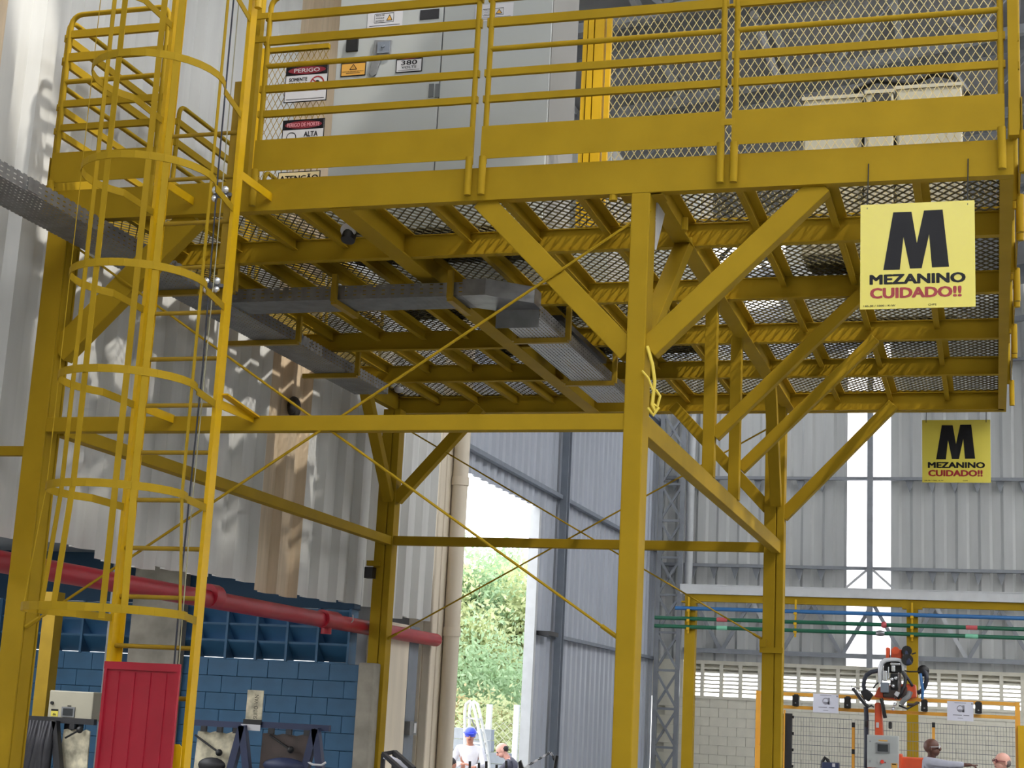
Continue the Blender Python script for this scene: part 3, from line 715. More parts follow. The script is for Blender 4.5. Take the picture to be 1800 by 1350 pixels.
tag(MB().tube([aY(1500,160,13.3),aY(1540,140,13.3),aY(1600,148,13.3),aY(1640,128,13.3),aY(1680,135,13.3),aY(1700,165,13.2)],.035,8).build('cable_hose',BLACK,smooth=True),'black hose looped above the beige enclosures behind mesh','hose')
# mesh screens round it
def screen(x0,x1,y,z1,label,mm=.062):
    r = empty('mesh_screen', ((x0+x1)/2,y,ZD), label, 'mesh screen')
    for x in ((x0+.02,) if x0 < -5 else (x0+.02,x1-.02)): MB().box(x-.02,x+.02,y-.02,y+.02,ZD,z1).build('frame_post', YELB, r)
    for z in (ZD+.02,z1-.02): MB().box(x0+.04,x1-.04,y-.02,y+.02,z-(.02 if x0<-5 else .008),z+(.02 if x0<-5 else .008)).build('frame_bar', YEL, r)
    mesh_strands(MB(), (x0+.04,y,ZD+.04), EX, EZ, x1-x0-.08, z1-ZD-.08, mm, .104, .0085, .004).build('expanded_mesh', YELD if x0<-5 else mat('mesh_pale_yellow',(206,188,128),.5), r)
    return r
sl_ = screen(-6.0,-5.32,YC-.02,aY(520,84,YC)[2],'narrow mesh screen left of the large cabinet, carrying three danger signs',.055)
screen(-2.93,.11,YC-.02,7.15,'wide yellow mesh screen filling the right half of the deck front')
dp2 = empty('screen_post', (-3.02,YC,ZD), 'bright yellow double channel post between cabinet and mesh screen', 'post')
MB().box(-3.12,-3.085,YC-.05,YC+.0,ZD,7.15).build('channel', YELB, dp2); MB().box(-3.075,-3.03,YC-.06,YC+.0,ZD,7.15).build('channel', YELB, dp2); MB().box(-3.02,-2.945,YC-.06,YC+.0,ZD,7.15).build('channel', YELB, dp2)
MB().box(-3.12,-2.945,YC,YC+.01,ZD,7.15).build('back_plate', YELD, dp2)

# danger signs
def plate(px0,py0,px1,py1,Y,label,m,name='warning_sign'):
    a = aY(px0,py1,Y); b = aY(px1,py0,Y)
    r = empty(name, ((a[0]+b[0])/2,Y,a[2]), label, 'sign')
    x0,x1,z0,z1 = a[0],b[0],a[2],b[2]
    MB().box(x0-.008,x1+.008,Y-.002,Y+.001,z0-.008,z1+.008).build('edge', INK, r); pl = MB().box(x0,x1,Y-.004,Y-.002,z0,z1).build('plate', m, r)
    return pl,x0,x1,z0,z1
def ellipse(cx,cz,rx,rz_,y,n=24): return [V(cx+rx*math.cos(-2*math.pi*i/n),y,cz+rz_*math.sin(-2*math.pi*i/n)) for i in range(n)]
def ring(mb,cx,cz,r,w,y,n=20):
    for i in range(n):
        a,b = 2*math.pi*i/n, 2*math.pi*(i+1)/n
        mb.bar((cx+r*math.cos(a),y,cz+r*math.sin(a)),(cx+r*math.cos(b),y,cz+r*math.sin(b)),.001,w)
    return mb
def header(r,x0,x1,z0,z1,Y,s,fr=.25,tm=SIGNW):
    MB().box(x0,x1,Y-.005,Y-.004,z1-(z1-z0)*fr,z1).build('header_band', INK, r)
    cz = z1-(z1-z0)*fr/2
    MB().poly(ellipse((x0+x1)/2,cz,(x1-x0)*.46,(z1-z0)*fr*.40,Y-.0055)[::-1], EY, -.0008).build('header_oval', SIGNR, r)
    text(s,((x0+x1)/2,Y-.0064,cz),EX,EZ,(z1-z0)*fr*.42,tm,r,width=(x1-x0)*(.62 if len(s)<8 else .8),bold=.02)
Ys = YC-.06
r,x0,x1,z0,z1 = plate(500,113,577,180,Ys,'white danger sign reading somente pessoal, upper on the left mesh screen',SIGNW)
w,h_ = x1-x0,z1-z0; header(r,x0,x1,z0,z1,Ys,'PERIGO',.26)
for i,s in enumerate(('SOMENTE','PESSOAL','AUTORIZADO')): text(s,(x0+w*.30,Ys-.004,z0+h_*(.62-.14*i)),EX,EZ,h_*.1,INK,r,width=w*.44,bold=.03)
mb = MB(); ring(mb,x0+w*.77,z0+h_*.48,w*.16,.012,Ys-.005); mb.bar((x0+w*.66,Ys-.005,z0+h_*.59),(x0+w*.88,Ys-.005,z0+h_*.37),.001,.011); mb.build('prohibition_ring', INKR, r)
MB().poly(ellipse(x0+w*.77,z0+h_*.46,w*.07,h_*.11,Ys-.0045)[::-1],EY,-.0004).build('hand_symbol', INK, r)
MB().box(x0+w*.04,x1-w*.04,Ys-.005,Ys-.004,z0+h_*.05,z0+h_*.065).build('foot_line', INK, r)
r,x0,x1,z0,z1 = plate(494,209,570,276,Ys,'white high voltage danger sign with skull, lower on the left mesh screen',SIGNW)
w,h_ = x1-x0,z1-z0; header(r,x0,x1,z0,z1,Ys,'PERIGO DE MORTE',.26,mat('print_pink',(220,150,160),.4))
text('ALTA',(x0+w*.70,Ys-.004,z0+h_*.60),EX,EZ,h_*.14,INK,r,width=w*.34,bold=.03); text('TENSÃO',(x0+w*.70,Ys-.004,z0+h_*.36),EX,EZ,h_*.17,INK,r,width=w*.5,bold=.03)
mb = MB(); ring(mb,x0+w*.22,z0+h_*.53,w*.115,.006,Ys-.005)
for s in (-1,1):
    mb.poly(ellipse(x0+w*(.22+.045*s),z0+h_*.47,w*.03,h_*.035,Ys-.0045,10)[::-1],EY,-.0005)
    mb.bar((x0+w*(.22-.19*s),Ys-.005,z0+h_*.42),(x0+w*(.22+.19*s),Ys-.005,z0+h_*.27),.001,.008)
    mb.bar((x0+w*(.22+.06*s),Ys-.005,z0+h_*.42),(x0+w*(.22+.05*s),Ys-.005,z0+h_*.33),.001,.006)
mb.bar((x0+w*.17,Ys-.005,z0+h_*.33),(x0+w*.27,Ys-.005,z0+h_*.33),.001,.006); mb.build('skull_symbol', INK, r)
r,x0,x1,z0,z1 = plate(486,301,562,360,Ys,'cream atenção sign at the foot of the left mesh screen',mat('sign_cream',(214,196,150),.5))
text('ATENÇÃO',((x0+x1)/2,Ys-.004,z1-.052),EX,EZ,.068,INK,r,width=(x1-x0)*.94,bold=.03)
Yp = YC-.003
r,x0,x1,z0,z1 = plate(600,103,643,134,Yp,'amber shock hazard sign on the left cabinet door',SIGNO)
w,h_ = x1-x0,z1-z0; MB().box(x0,x1,Yp-.005,Yp-.004,z1-h_*.26,z1).build('header_band', INK, r); text('PERIGO',((x0+x1)/2,Yp-.005,z1-h_*.13),EX,EZ,h_*.16,SIGNO,r,width=w*.62,bold=.02)
mb = MB(); c = (x0+x1)/2
for a,b in (((-.15,.36),(0,.68)),((0,.68),(.15,.36)),((.15,.36),(-.15,.36)),((0,.56),(0,.44))): mb.bar((c+w*a[0],Yp-.005,z0+h_*a[1]),(c+w*b[0],Yp-.005,z0+h_*b[1]),.001,.006)
mb.build('warning_triangle', INK, r); text('RISCO DE CHOQUE ELÉTRICO',(c,Yp-.004,z0+h_*.24),EX,EZ,h_*.075,INK,r,width=w*.9,bold=.03); MB().box(x0+w*.2,x1-w*.2,Yp-.005,Yp-.004,z0+h_*.12,z0+h_*.15).build('foot_line', INK, r)
r,x0,x1,z0,z1 = plate(697,96,742,127,Yp,'white 380 volts danger sign on the left cabinet door',SIGNW)
w,h_ = x1-x0,z1-z0; header(r,x0,x1,z0,z1,Yp,'PERIGO',.26); c=(x0+x1)/2
text('380',(c,Yp-.004,z0+h_*.55),EX,EZ,h_*.28,INK,r,width=w*.64,bold=.03); text('VOLTS',(c,Yp-.004,z0+h_*.26),EX,EZ,h_*.14,INK,r,width=w*.6,bold=.03); MB().box(x0+w*.06,x1-w*.06,Yp-.005,Yp-.004,z0+h_*.07,z0+h_*.09).build('foot_line', INK, r)
for (a,b,c_,d_,lab) in ((645,10,709,55,'white shock risk notice taped to the left cabinet door'),(835,4,903,39,'white shock risk notice taped to the right cabinet door')):
    p = aY(a,d_,Yp); q = aY(c_,b,Yp); x0,x1,z0,z1 = p[0],q[0],p[2],q[2]; w,h_ = x1-x0,z1-z0
    r = empty('paper_notice', ((x0+x1)/2,Yp,z0), lab, 'notice')
    r = MB().box(x0,x1,Yp-.002,Yp,z0,z1).build('sheet', SIGNW, r)
    bx = (x0+w*.2,x0+w*.75,z0+h_*.33,z0+h_*.72); mb = MB()
    for u,v in (((bx[0],bx[2]),(bx[1],bx[2])),((bx[0],bx[3]),(bx[1],bx[3])),((bx[0],bx[2]),(bx[0],bx[3])),((bx[1],bx[2]),(bx[1],bx[3]))): mb.bar((u[0],Yp-.0025,u[1]),(v[0],Yp-.0025,v[1]),.001,.004)
    mb.box(x0+w*.06,x1-w*.06,Yp-.003,Yp-.002,z0+h_*.1,z0+h_*.12); mb.box(x0+w*.06,x1-w*.06,Yp-.003,Yp-.002,z0+h_*.19,z0+h_*.21); mb.build('ruled_lines', INK, r)
    for i,s in enumerate(('RISCO DE','CHOQUE','ELÉTRICO')): text(s,(x0+w*.36,Yp-.002,z0+h_*(.65-.12*i)),EX,EZ,h_*.065,INK,r,width=w*.24,bold=.02)
    cx,cz = x0+w*.63,z0+h_*.52
    MB().poly([(cx-w*.09,Yp-.003,cz-h_*.13),(cx+w*.09,Yp-.003,cz-h_*.13),(cx,Yp-.003,cz+h_*.15)],-EY,.001).build('triangle_edge', INK, r)
    MB().poly([(cx-w*.065,Yp-.0042,cz-h_*.105),(cx+w*.065,Yp-.0042,cz-h_*.105),(cx,Yp-.0042,cz+h_*.09)],-EY,.0005).build('triangle', SIGNO, r)
# strap tied to the front post
tag(MB().tube([(-2.19,10.0,4.02),(-2.15,9.99,3.9),(-2.13,9.99,3.78),(-2.14,9.98,3.62),(-2.12,9.99,3.58)],.012,6)
    .tube([(-2.215,9.98,3.85),(-2.17,9.98,3.8),(-2.14,9.98,3.72)],.008,6).tube([(-2.12,9.985,3.72),(-2.09,9.99,3.68),(-2.11,9.99,3.6),(-2.14,9.99,3.64)],.010,6).tube([(-2.17,9.99,3.6),(-2.13,9.98,3.55),(-2.1,9.99,3.6),(-2.13,9.99,3.62)],.012,6)
    .build('tied_strap', ROPE, smooth=True), 'pale yellow strap knotted round the centre front post below its braces', 'strap')

# ------------------------------------------------------------------ pipes on the left wall
rp = empty('red_pipe', (XW+.12,8,2.46), 'thick red fire pipe running along the left wall below the cladding', 'pipe')
RX, RZ = XW+.10, 2.53
MB().cyl((RX,3.2,RZ),(RX,20.1,RZ-.05),.085,14).build('pipe_run', RED, rp, smooth=True)
yq = aX(372,1045,RX)[1]; MB().cyl((RX,yq-.09,RZ),(RX,yq+.09,RZ),.115,14).build('coupling', RED, rp, smooth=True)
yq2 = aX(575,1085,RX)[1]; MB().cyl((RX+.02,yq2-.2,RZ-.03),(RX+.02,yq2+.2,RZ-.03),.10,14).cyl((RX,yq2,RZ-.03),(RX,yq2,RZ-.19),.06,10).build('tee', RED, rp, smooth=True)
MB().tube([(RX+.1,yq2+.5,RZ+.06),(RX+.1,yq2+.52,RZ),(RX,yq2+.52,RZ-.1)],.008,6).build('clip', SIGNW, rp)
YDP = aX(806,900,XW+.14)[1]
tag(MB().cyl((XW+.14,YDP,FZ),(XW+.14,YDP,10.2),.11,14).build('downpipe', PILB, smooth=True), 'beige downpipe on the door pillar beside the doorway', 'pipe')
for z in (aX(806,845,XW+.14)[2], aX(790,1110,XW+.14)[2]):
    tag(MB().cyl((XW+.14,YDP,z-.06),(XW+.14,YDP,z+.06),.125,14).build('pipe_collar', PILB, smooth=True), 'beige collar on the door pillar downpipe, '+('upper' if z>3.4 else 'lower'), 'collar', 'downpipe collars')
xd = aY(1213,900,YR-.25)[0]
tag(MB().cyl((xd,YR-.25,aY(1213,1045,YR)[2]),(xd,YR-.25,10),.09,12).build('downpipe', LSTEEL, smooth=True), 'pale grey downpipe beside the lattice column in the far corner', 'pipe')
tag(MB().tube([(-9.9,YB-.06,3.2),(-9.9,YB-.06,1.75),(-9.86,YB-.06,1.7),(-9.7,YB-.06,1.7)],.022,8).build('conduit', BLUEB, smooth=True), 'thin blue conduit dropping to the beige control box', 'conduit')
tag(MB().box(aY(193,1090,YB-.2)[0],aY(206,1090,YB-.2)[0],YB-.24,YB-.17,FZ,3.2).build('cable_channel', GALV), 'galvanised vertical channel beside the stained concrete pillar', 'channel')
sb = empty('switch_box', (XW+.02,yc+.1,1.2), 'small grey switch box on the steel pillar near the doorway', 'switch box')
a = aX(719,1292,XW)[2]; b = aX(719,1268,XW)[2]
MB().box(XW-.02,XW+.06,yc-.02,yc+.24,a,b).build('box', GALVD, sb); MB().box(XW+.06,XW+.065,yc+.12,yc+.2,a+.03,b-.02).build('label_plate', SIGNW, sb)

# ------------------------------------------------------------------ fixtures in the low side bay (bottom left)
YM = 15.0
def AT(px,py,Y=YM): return aY(px,py,Y)
op = AT(85,1090,15.6); 
tag(MB().box(op[0]-.08,op[0]+.08,15.6,15.76,FZ,2.66).build('timber_yellow_post', YELD), 'orange yellow post standing behind the ladder cage at left', 'post')
kb = empty('control_box', (AT(125,1265)[0],YM+.3,FZ), 'beige control box with a small screen behind the black stand', 'control box')
x0,z1 = AT(88,1213)[[0,2]]; x1,z0 = AT(160,1268)[[0,2]]
MB().box(x0,x1,YM+.0,YM+.22,z0,z1).build('body', CABB, kb, bevel=.01); MB().box(x0+.18,x1-.18,YM+.06,YM+.16,FZ,z0).build('pedestal', BLKM, kb)
w,h_ = x1-x0,z1-z0
bz = MB().box(x0+w*.32,x0+w*.62,YM-.012,YM,z0+h_*.1,z0+h_*.45).build('bezel', GALVD, kb); MB().box(x0+w*.36,x0+w*.58,YM-.015,YM-.012,z0+h_*.15,z0+h_*.4).build('screen', SCRN, bz)
MB().box(x0+w*.08,x0+w*.24,YM-.004,YM,z0+h_*.1,z0+h_*.34).build('yellow_label', SIGNY, kb); MB().box(x0+w*.08,x0+w*.24,YM-.006,YM-.004,z0+h_*.29,z0+h_*.35).build('label_band', INK, kb)
text('de',(x0+w*.16,YM-.004,z0+h_*.18),EX,EZ,h_*.09,INK,kb,bold=.02); MB().cyl((x0+w*.09,YM-.02,z0+h_*.56),(x0+w*.09,YM,z0+h_*.56),.018,8).build('knob', BLACK, kb)
MB().box(x0+w*.44,x0+w*.52,YM-.006,YM,z0+h_*.47,z0+h_*.5).build('status_strip', BLACK, kb)
def aframe(mb, top, hw, Y, spread=.42, t=.07, zb=FZ):
    for s in (-1,1): mb.bar((top[0]+s*.02,Y,top[2]),(top[0]+s*hw,Y+s*spread*.2,zb),t,t,EY)
    return mb
def stand(label, px0, px1, pyr, mrail, mboard, board, rod, apexes, railname='top_rail'):
    a = AT(px0,pyr); b = AT(px1,pyr); zr = (a[2]+b[2])/2
    r = empty('fixture_stand', ((a[0]+b[0])/2,YM,FZ), label, 'stand')
    MB().box(a[0],b[0],YM-.03,YM+.03,zr-.03,zr+.03).build('top_rail', mrail, r)
    for ax in apexes:
        t_ = AT(*ax)
        for s in (-1,1): MB().bar((t_[0],YM-.08,t_[2]),(t_[0]+s*.30,YM-.08,FZ),.075,.075,EY).build('leg', mrail, r)
    c0 = AT(board[0],board[1],YM+.02); c1 = AT(board[2],board[3],YM+.02)
    bd = MB(); n = 7
    pts = [(c0[0]+(c1[0]-c0[0])*i/n, c0[2]+.012*math.sin(i*2.3)) for i in range(n+1)]
    bd.poly([V(x,YM+.02,z) for x,z in pts]+[V(c1[0]+.02,YM+.02,zr-1.05),V(c0[0]-.03,YM+.02,zr-1.05)], EY, .02).build('board', mboard, r)
    p = AT(rod[0],rod[1],YM-.03); q = AT(rod[2],rod[3],YM-.05)
    MB().cyl(p,q,.011,8).ball(q,.036,10,7).build('rod', BLACK, r, smooth=True)
    for i in range(3):
        x = a[0]+(b[0]-a[0])*(.2+.25*i); MB().box(x-.03,x+.03,YM-.035,YM+.0,zr-.085,zr-.03).build('clip', BLKM, r)
    return r
s1 = stand('black stand with a worn white board and draped black wrap at far left',44,168,1266,BLKM,WORN,(112,1282,158,1282),(115,1297,140,1283),[(104,1268)])
wr_ = MB()
for i in range(8):
    x = AT(45+6*i,1300,YM-.1)[0]; wr_.tube([(x,YM-.09,1.25),(x+.02*math.sin(i*1.9),YM-.13,1.0),(x-.03+.02*math.cos(i),YM-.1,.7),(x-.02,YM-.12,.2)],[.03,.05,.055,.06],8)
wr_.build('draped_wrap', SHEET, s1, smooth=True)
s2 = stand('navy stand with a worn white board, right of the crimson ladder guard',338,452,1273,NAVY,WORN,(348,1285,418,1288),(343,1292,385,1323),[(433,1276)])
MB().ball(AT(372,1345,YM-.1),.13,12,8,(1.2,.6,.6)).build('motor_cover', BLKM, s2, smooth=True)
s3 = stand('navy stand with a dark brown board, nearest the far left post',454,580,1277,NAVY,BROWN,(462,1289,545,1290),(474,1292,511,1318),[(561,1281)])
MB().ball(AT(500,1346,YM-.1),.16,12,8,(1.5,.6,.5)).build('motor_cover', NAVY, s3, smooth=True)
MB().tube([AT(538,1338,YM-.1),AT(550,1344,YM-.12),AT(565,1345,YM-.12),AT(573,1340,YM-.1)],.012,6).build('white_cord', SIGNW, s3, smooth=True)
cd = empty('card_holder', (AT(450,1270)[0],YM-.05,AT(450,1270)[2]), 'upright white card with handwriting on the navy rail', 'card')
c0 = AT(432,1264,YM-.04); c1 = AT(464,1214,YM-.04)
MB().box(c0[0],c1[0],YM-.05,YM-.035,c0[2],c1[2]).build('card', WORN, cd); MB().box(c0[0]-.02,c1[0],YM-.055,YM-.03,c0[2]-.05,c0[2]).build('card_foot', BLACK, cd); MB().box(c0[0]-.04,c1[0]-.0,YM-.06,YM-.055,c0[2]-.11,c0[2]-.05).build('label_strip', SIGNW, cd)
text('SUITO-VAN',((c0[0]+c1[0])/2+.02,YM-.05,(c0[2]+c1[2])/2-.02),EZ,-EX,.045,INK,cd,width=.24)
bf = empty('black_frame', (-5.4,14,FZ), 'black square tube frame beside the foot of the far left post', 'frame')
f0 = AT(674,1325,14); f1 = AT(694,1322,14); f2 = AT(728,1352,13.3)
for p,q in ((f0,f1),(f1,f2),(f0,f0+(f2-f1)),(f0+(f2-f1),f2)): MB().bar(p,q,.035,.035).build('top_tube', BLKM, bf)
for p in (f0,f1,f2): MB().bar(p,(p[0],p[1],FZ),.035,.035,EY).build('leg', BLKM, bf)
MB().poly([f0+V(.04,-.1,-.04),f1+V(0,-.1,-.04),f2+V(-.02,.1,-.0),f0+(f2-f1)+V(.03,.1,-.0)],EZ,.01).build('tray', SIGNP, bf)
lb = tag(MB().box(aY(0,795,11)[0]-.3,aY(10,795,11)[0],10.6,10.68,aY(5,822,11)[2],aY(5,790,11)[2]).build('wall_plate', BLKM), 'dark plate with pale marks on the left wall at the frame edge', 'plate')

# ------------------------------------------------------------------ pipe rack before the far wall
YQ = 27.0
def lvl(px,py): return aY(px,py,YQ)[2]
rk = empty('pipe_rack', (-2,YQ,FZ), 'yellow rack with beam and two posts carrying coloured pipes before the far wall', 'pipe rack')
XA, XB = aY(1205,1060,YQ)[0], 2.2
zb = (lvl(1230,1048)+lvl(1790,1068))/2
MB().box(XA,XB,YQ-.06,YQ+.06,zb-.07,zb+.05).build('beam', YEL, rk)
for px in (1213,1604):
    x = aY(px,1150,YQ)[0]; MB().box(x-.09,x+.09,YQ-.09,YQ+.09,FZ,zb-.07).box(x-.16,x+.16,YQ-.1,YQ+.1,zb-.1,zb-.07).build('post', YEL, rk)
for px in (1213,1400,1604):
    x = aY(px,1080,YQ)[0]
    for z in (3.48,3.31,3.17): MB().box(x-.025,x+.025,YQ-.19,YQ-.09,z-.06,z-.02).build('pipe_clip', YELB, rk)
    MB().box(x-.015,x+.015,YQ-.14,YQ-.1,3.05,zb).build('clip_bar', YELB, rk)
tr = empty('cable_trunking', (-2,YQ,zb+.05), 'light grey cable trunking lying along the yellow rack beam', 'trunking')
MB().box(XA-.08,XB,YQ-.12,YQ+.12,zb+.052,zb+.2).build('trough', LSTEEL, tr); MB().box(XA-.08,XB,YQ-.13,YQ+.13,zb+.2,zb+.215).build('cover', LSTEEL, tr)
def pipe(z, m, label, r=.032, bands=(), dx=0):
    t_ = empty('pipe', (-2,YQ-.14,z), label, 'pipe'); MB().cyl((XA-.15-dx,YQ-.14,z),(XB,YQ-.14,z),r,10).build('pipe_run', m, t_, smooth=True)
    for px,wd_,mm in bands:
        x = aY(px,1080,YQ)[0]; MB().cyl((x-wd_,YQ-.14,z),(x+wd_,YQ-.14,z),r*1.12,10).build('band', mm, t_, smooth=True)
    return t_
pipe(3.475, BLU, 'blue pipe on the yellow rack, uppermost of three', .034)
p = pipe(3.30, GRN, 'dark green pipe with red bands on the yellow rack, middle of three', .034, ((1272,.09,PINKB),(1708,.09,PINKB)),.35)
xv = aY(1555,1082,YQ)[0]; MB().ball((xv,YQ-.14,3.30),.055,10,7).build('valve', PINKB, p, smooth=True)
p = pipe(3.16, GRN, 'dark green pipe with pale band on the yellow rack, lowest of three', .034, ((1272,.09,GRNL),(1708,.1,GRNL)),.35)
MB().ball((xv-.06,YQ-.14,3.16),.05,10,7,(2,1,1)).build('valve', GALV, p, smooth=True)

# ------------------------------------------------------------------ robot cell
YF2 = 24.5
def FT(px,py,Y=YF2): return aY(px,py,Y)
fn = empty('cell_fence', (-1.5,YF2,FZ), 'orange yellow robot cell fence with wire mesh under double top rails', 'fence')
xl, xr = FT(1333,1250)[0], FT(1789,1280)[0]
zt = (FT(1365,1217)[2]+FT(1785,1240)[2])/2; zm = (FT(1390,1240)[2]+FT(1785,1265)[2])/2
for z in (zt,zm): MB().box(xl,xr,YF2-.02,YF2+.02,z-.025,z+.025).build('rail', ORY, fn)
for x in (xl,xr): MB().box(x-.035,x+.035,YF2-.035,YF2+.035,FZ,zt+.03).build('post', ORY, fn)
MB().box(xr+.0,xr+.12,YF2-.14,YF2-.05,FZ,FT(1780,1275)[2]).build('post', YELB, fn); MB().box(xl-.02,xl+.08,YF2-.14,YF2-.05,FZ,FT(1333,1310)[2]).build('post', ORY, fn)
for px in (1500,1641):
    x = FT(px,1290)[0]; zz = FT(px,1270)[2]; MB().box(x-.02,x+.02,YF2-.02,YF2+.02,FZ,zz).build('post', ORY, fn)
    for zc in (zz-.03,zz-.42,zz-.7): MB().box(x-.022,x+.022,YF2-.025,YF2+.02,zc-.04,zc+.03).build('clamp', BLACK, fn)
zw = FT(1450,1262)[2]
segs = [FT(1393,1262)[0], FT(1498,1262)[0], FT(1503,1262)[0], FT(1639,1262)[0], FT(1643,1262)[0], xr-.04]
for a,b in ((0,1),(2,3),(4,5)):
    mb = MB(); x = segs[a]
    while x < segs[b]: mb.bar((x,YF2,.6),(x,YF2,zw),.004,.004,EY); x += .042
    z = .65
    while z < zw: mb.bar((segs[a],YF2,z),(segs[b],YF2,z),.006,.008); z += .135
    mb.build('wire_panel', GALVD, fn)
for k,(px) in enumerate((1371,1386)):
    r = empty('light_curtain', (FT(px,1300,24.3)[0],24.3,FZ), ['left black light curtain column beside the far right post','right black light curtain column beside the far right post'][k], 'sensor column')
    x = FT(px,1300,24.3)[0]; zt2 = FT(px,1254,24.3)[2]
    MB().box(x-.05,x+.05,24.27,24.35,FZ,zt2).build('housing', BLKM, r); MB().box(x-.07,x-.05,24.25,24.35,FZ,zt2+.05).build('edge_strip', ORY, r)
    for j in range(4): MB().box(x+.05,x+.075,24.28,24.34,zt2-.05-.24*j-.02,zt2-.05-.24*j+.02).build('bracket', BLACK, r)
nm = ['leftmost of the black sensor boxes on the fence top rails','black sensor box right of the left fence notice','black sensor box under the right arm of the robot','black sensor box right of the right fence notice']
for k,px in enumerate((1399,1490,1625,1720)):
    py = 1231+(px-1399)*.04; c = FT(px,py,24.44)
    r = empty('sensor_box', (c[0],24.44,c[2]-.08), nm[k], 'sensor', 'sensor boxes on the fence')
    MB().box(c[0]-.048,c[0]+.048,24.39,24.47,c[2]-.085,c[2]+.075).build('housing', BLACK, r, bevel=.006); MB().cyl((c[0],24.385,c[2]-.04),(c[0],24.39,c[2]-.04),.012,8).build('lens', GALV, r)
    MB().box(c[0]-.03,c[0]+.03,24.46,24.49,c[2]-.09,c[2]+.09).build('mount', BLKM, r)
for k,(a,b,c,d) in enumerate(((1429,1221,1474,1252),(1665,1234,1711,1266))):
    p = FT(a,d,24.42); q = FT(c,b,24.42); x0,x1,z0,z1 = p[0],q[0],p[2],q[2]; w,h_ = x1-x0,z1-z0
    r = empty('fence_notice', ((x0+x1)/2,24.42,z0), ['white notice with a small head picture, on the fence at left','white notice with a small head picture, on the fence at right'][k], 'notice')
    r = MB().box(x0,x1,24.415,24.42,z0,z1).build('sheet', SIGNP, r)
    mb = MB(); cx,cz = x0+w*.5,z0+h_*.62; ring(mb,cx,cz,h_*.16,.012,24.414,14); mb.box(cx-.03,cx+.05,24.412,24.415,cz-.04,cz-.01).box(cx+.03,cx+.06,24.412,24.415,cz-.05,cz+.05); mb.build('picture', PAPG, r)
    mb = MB(); mb.box(x0+w*.22,x0+w*.56,24.413,24.415,z0+h_*.27,z0+h_*.31).box(x0+w*.62,x0+w*.84,24.413,24.415,z0+h_*.27,z0+h_*.31).box(x0+w*.4,x0+w*.6,24.413,24.415,z0+h_*.12,z0+h_*.15).box(x0+w*.28,x0+w*.72,24.413,24.415,z0+h_*.91,z0+h_*.94).box(x1-w*.08,x1-w*.03,24.413,24.415,z0+h_*.86,z0+h_*.94); mb.build('print_lines', PAPG, r)
# operator panel
op_ = empty('operator_panel', (FT(1551,1350,23.5)[0],23.5,FZ), 'white operator panel box with screen and red button before the robot', 'control box')
p = FT(1524,1349,23.5); q = FT(1579,1294,23.5); x0,x1,z0,z1 = p[0],q[0],p[2],q[2]; w,h_ = x1-x0,z1-z0
MB().box(x0,x1,23.5,23.7,z0,z1).build('body', CAB, op_, bevel=.008); MB().box(x0+w*.3,x0+w*.7,23.56,23.64,FZ,z0).build('pedestal', BLKM, op_)
bz = MB().box(x0+w*.28,x0+w*.73,23.485,23.5,z0+h_*.46,z0+h_*.77).build('bezel', GALVD, op_); MB().box(x0+w*.34,x0+w*.67,23.48,23.485,z0+h_*.51,z0+h_*.73).build('screen', SCRN, bz)
MB().cyl((x0+w*.49,23.46,z0+h_*.2),(x0+w*.49,23.5,z0+h_*.2),.026,10).build('red_button', mat('button_red',(206,60,44),.4), op_); MB().box(x0+w*.56,x0+w*.6,23.49,23.5,z0+h_*.17,z0+h_*.19).build('button_tag', INKR, op_)
MB().box(x0+w*.37,x0+w*.66,23.497,23.5,z0+h_*.82,z0+h_*.86).box(x0+w*.78,x0+w*.97,23.497,23.5,z0+h_*.03,z0+h_*.17).build('yellow_label', SIGNO, op_); MB().box(x0+w*.8,x0+w*.93,23.495,23.497,z0+h_*.13,z0+h_*.155).build('label_band', INK, op_)
MB().cyl((x0+w*.1,23.49,z0+h_*.8),(x0+w*.1,23.5,z0+h_*.8),.012,8).cyl((x0+w*.1,23.49,z0+h_*.2),(x0+w*.1,23.5,z0+h_*.2),.012,8).build('lock', GALV, op_)
# the welding robot
YO = 24.15
def RT(x,y,Y=YO): return aY(1480+x*.1, 1120+y*.1, Y)      # x,y in tenths of a pixel of the robot's close view
rb = empty('welding_robot', (RT(700,1500)[0],YO,FZ), 'orange welding robot arm with black hoses and a metal spot gun', 'robot')
def rbox(a,b,c,d,name,m,y0=0,y1=.2,bev=.015):
    p = RT(a,d); q = RT(c,b); return MB().box(p[0],q[0],YO+y0,YO+y1,p[2],q[2]).build(name, m, rb, bevel=bev)
x = RT(630,1300)[0]
MB().cyl((x,YO+.08,FZ),(x,YO+.08,FZ+.5),.22,18).build('base', ORG, rb, smooth=False)
MB().poly([RT(575,1750,YO),RT(575,1150,YO),RT(690,1150,YO),RT(720,1750,YO)][::-1],EY,.22).build('lower_arm', ORG, rb, bevel=.02)
MB().box(x-.14,x+.14,YO-.04,YO+.2,.35,1.2).build('column', ORG, rb, bevel=.03)
MB().poly([RT(560,1050),RT(640,880),RT(720,850),RT(1140,820),RT(1290,830),RT(1310,1060),RT(1200,1075),RT(900,1090)][::-1],EY,.3).build('shoulder', ORG, rb, bevel=.02)
rbox(770,180,835,400,'upper_arm_plate',ORG,.0,.2); rbox(860,215,1060,370,'upper_arm',ORG,.02,.26)
MB().cyl(RT(940,235,YO-.03),RT(940,235,YO+.2),.055,12).build('joint_cap', ORG, rb, smooth=True)
MB().cyl(RT(1140,240,YO-.06),RT(1140,240,YO+.2),.075,14).cyl(RT(1150,400,YO-.08),RT(1150,400,YO+.16),.085,14).build('wrist_motor', BLACK, rb, smooth=True)
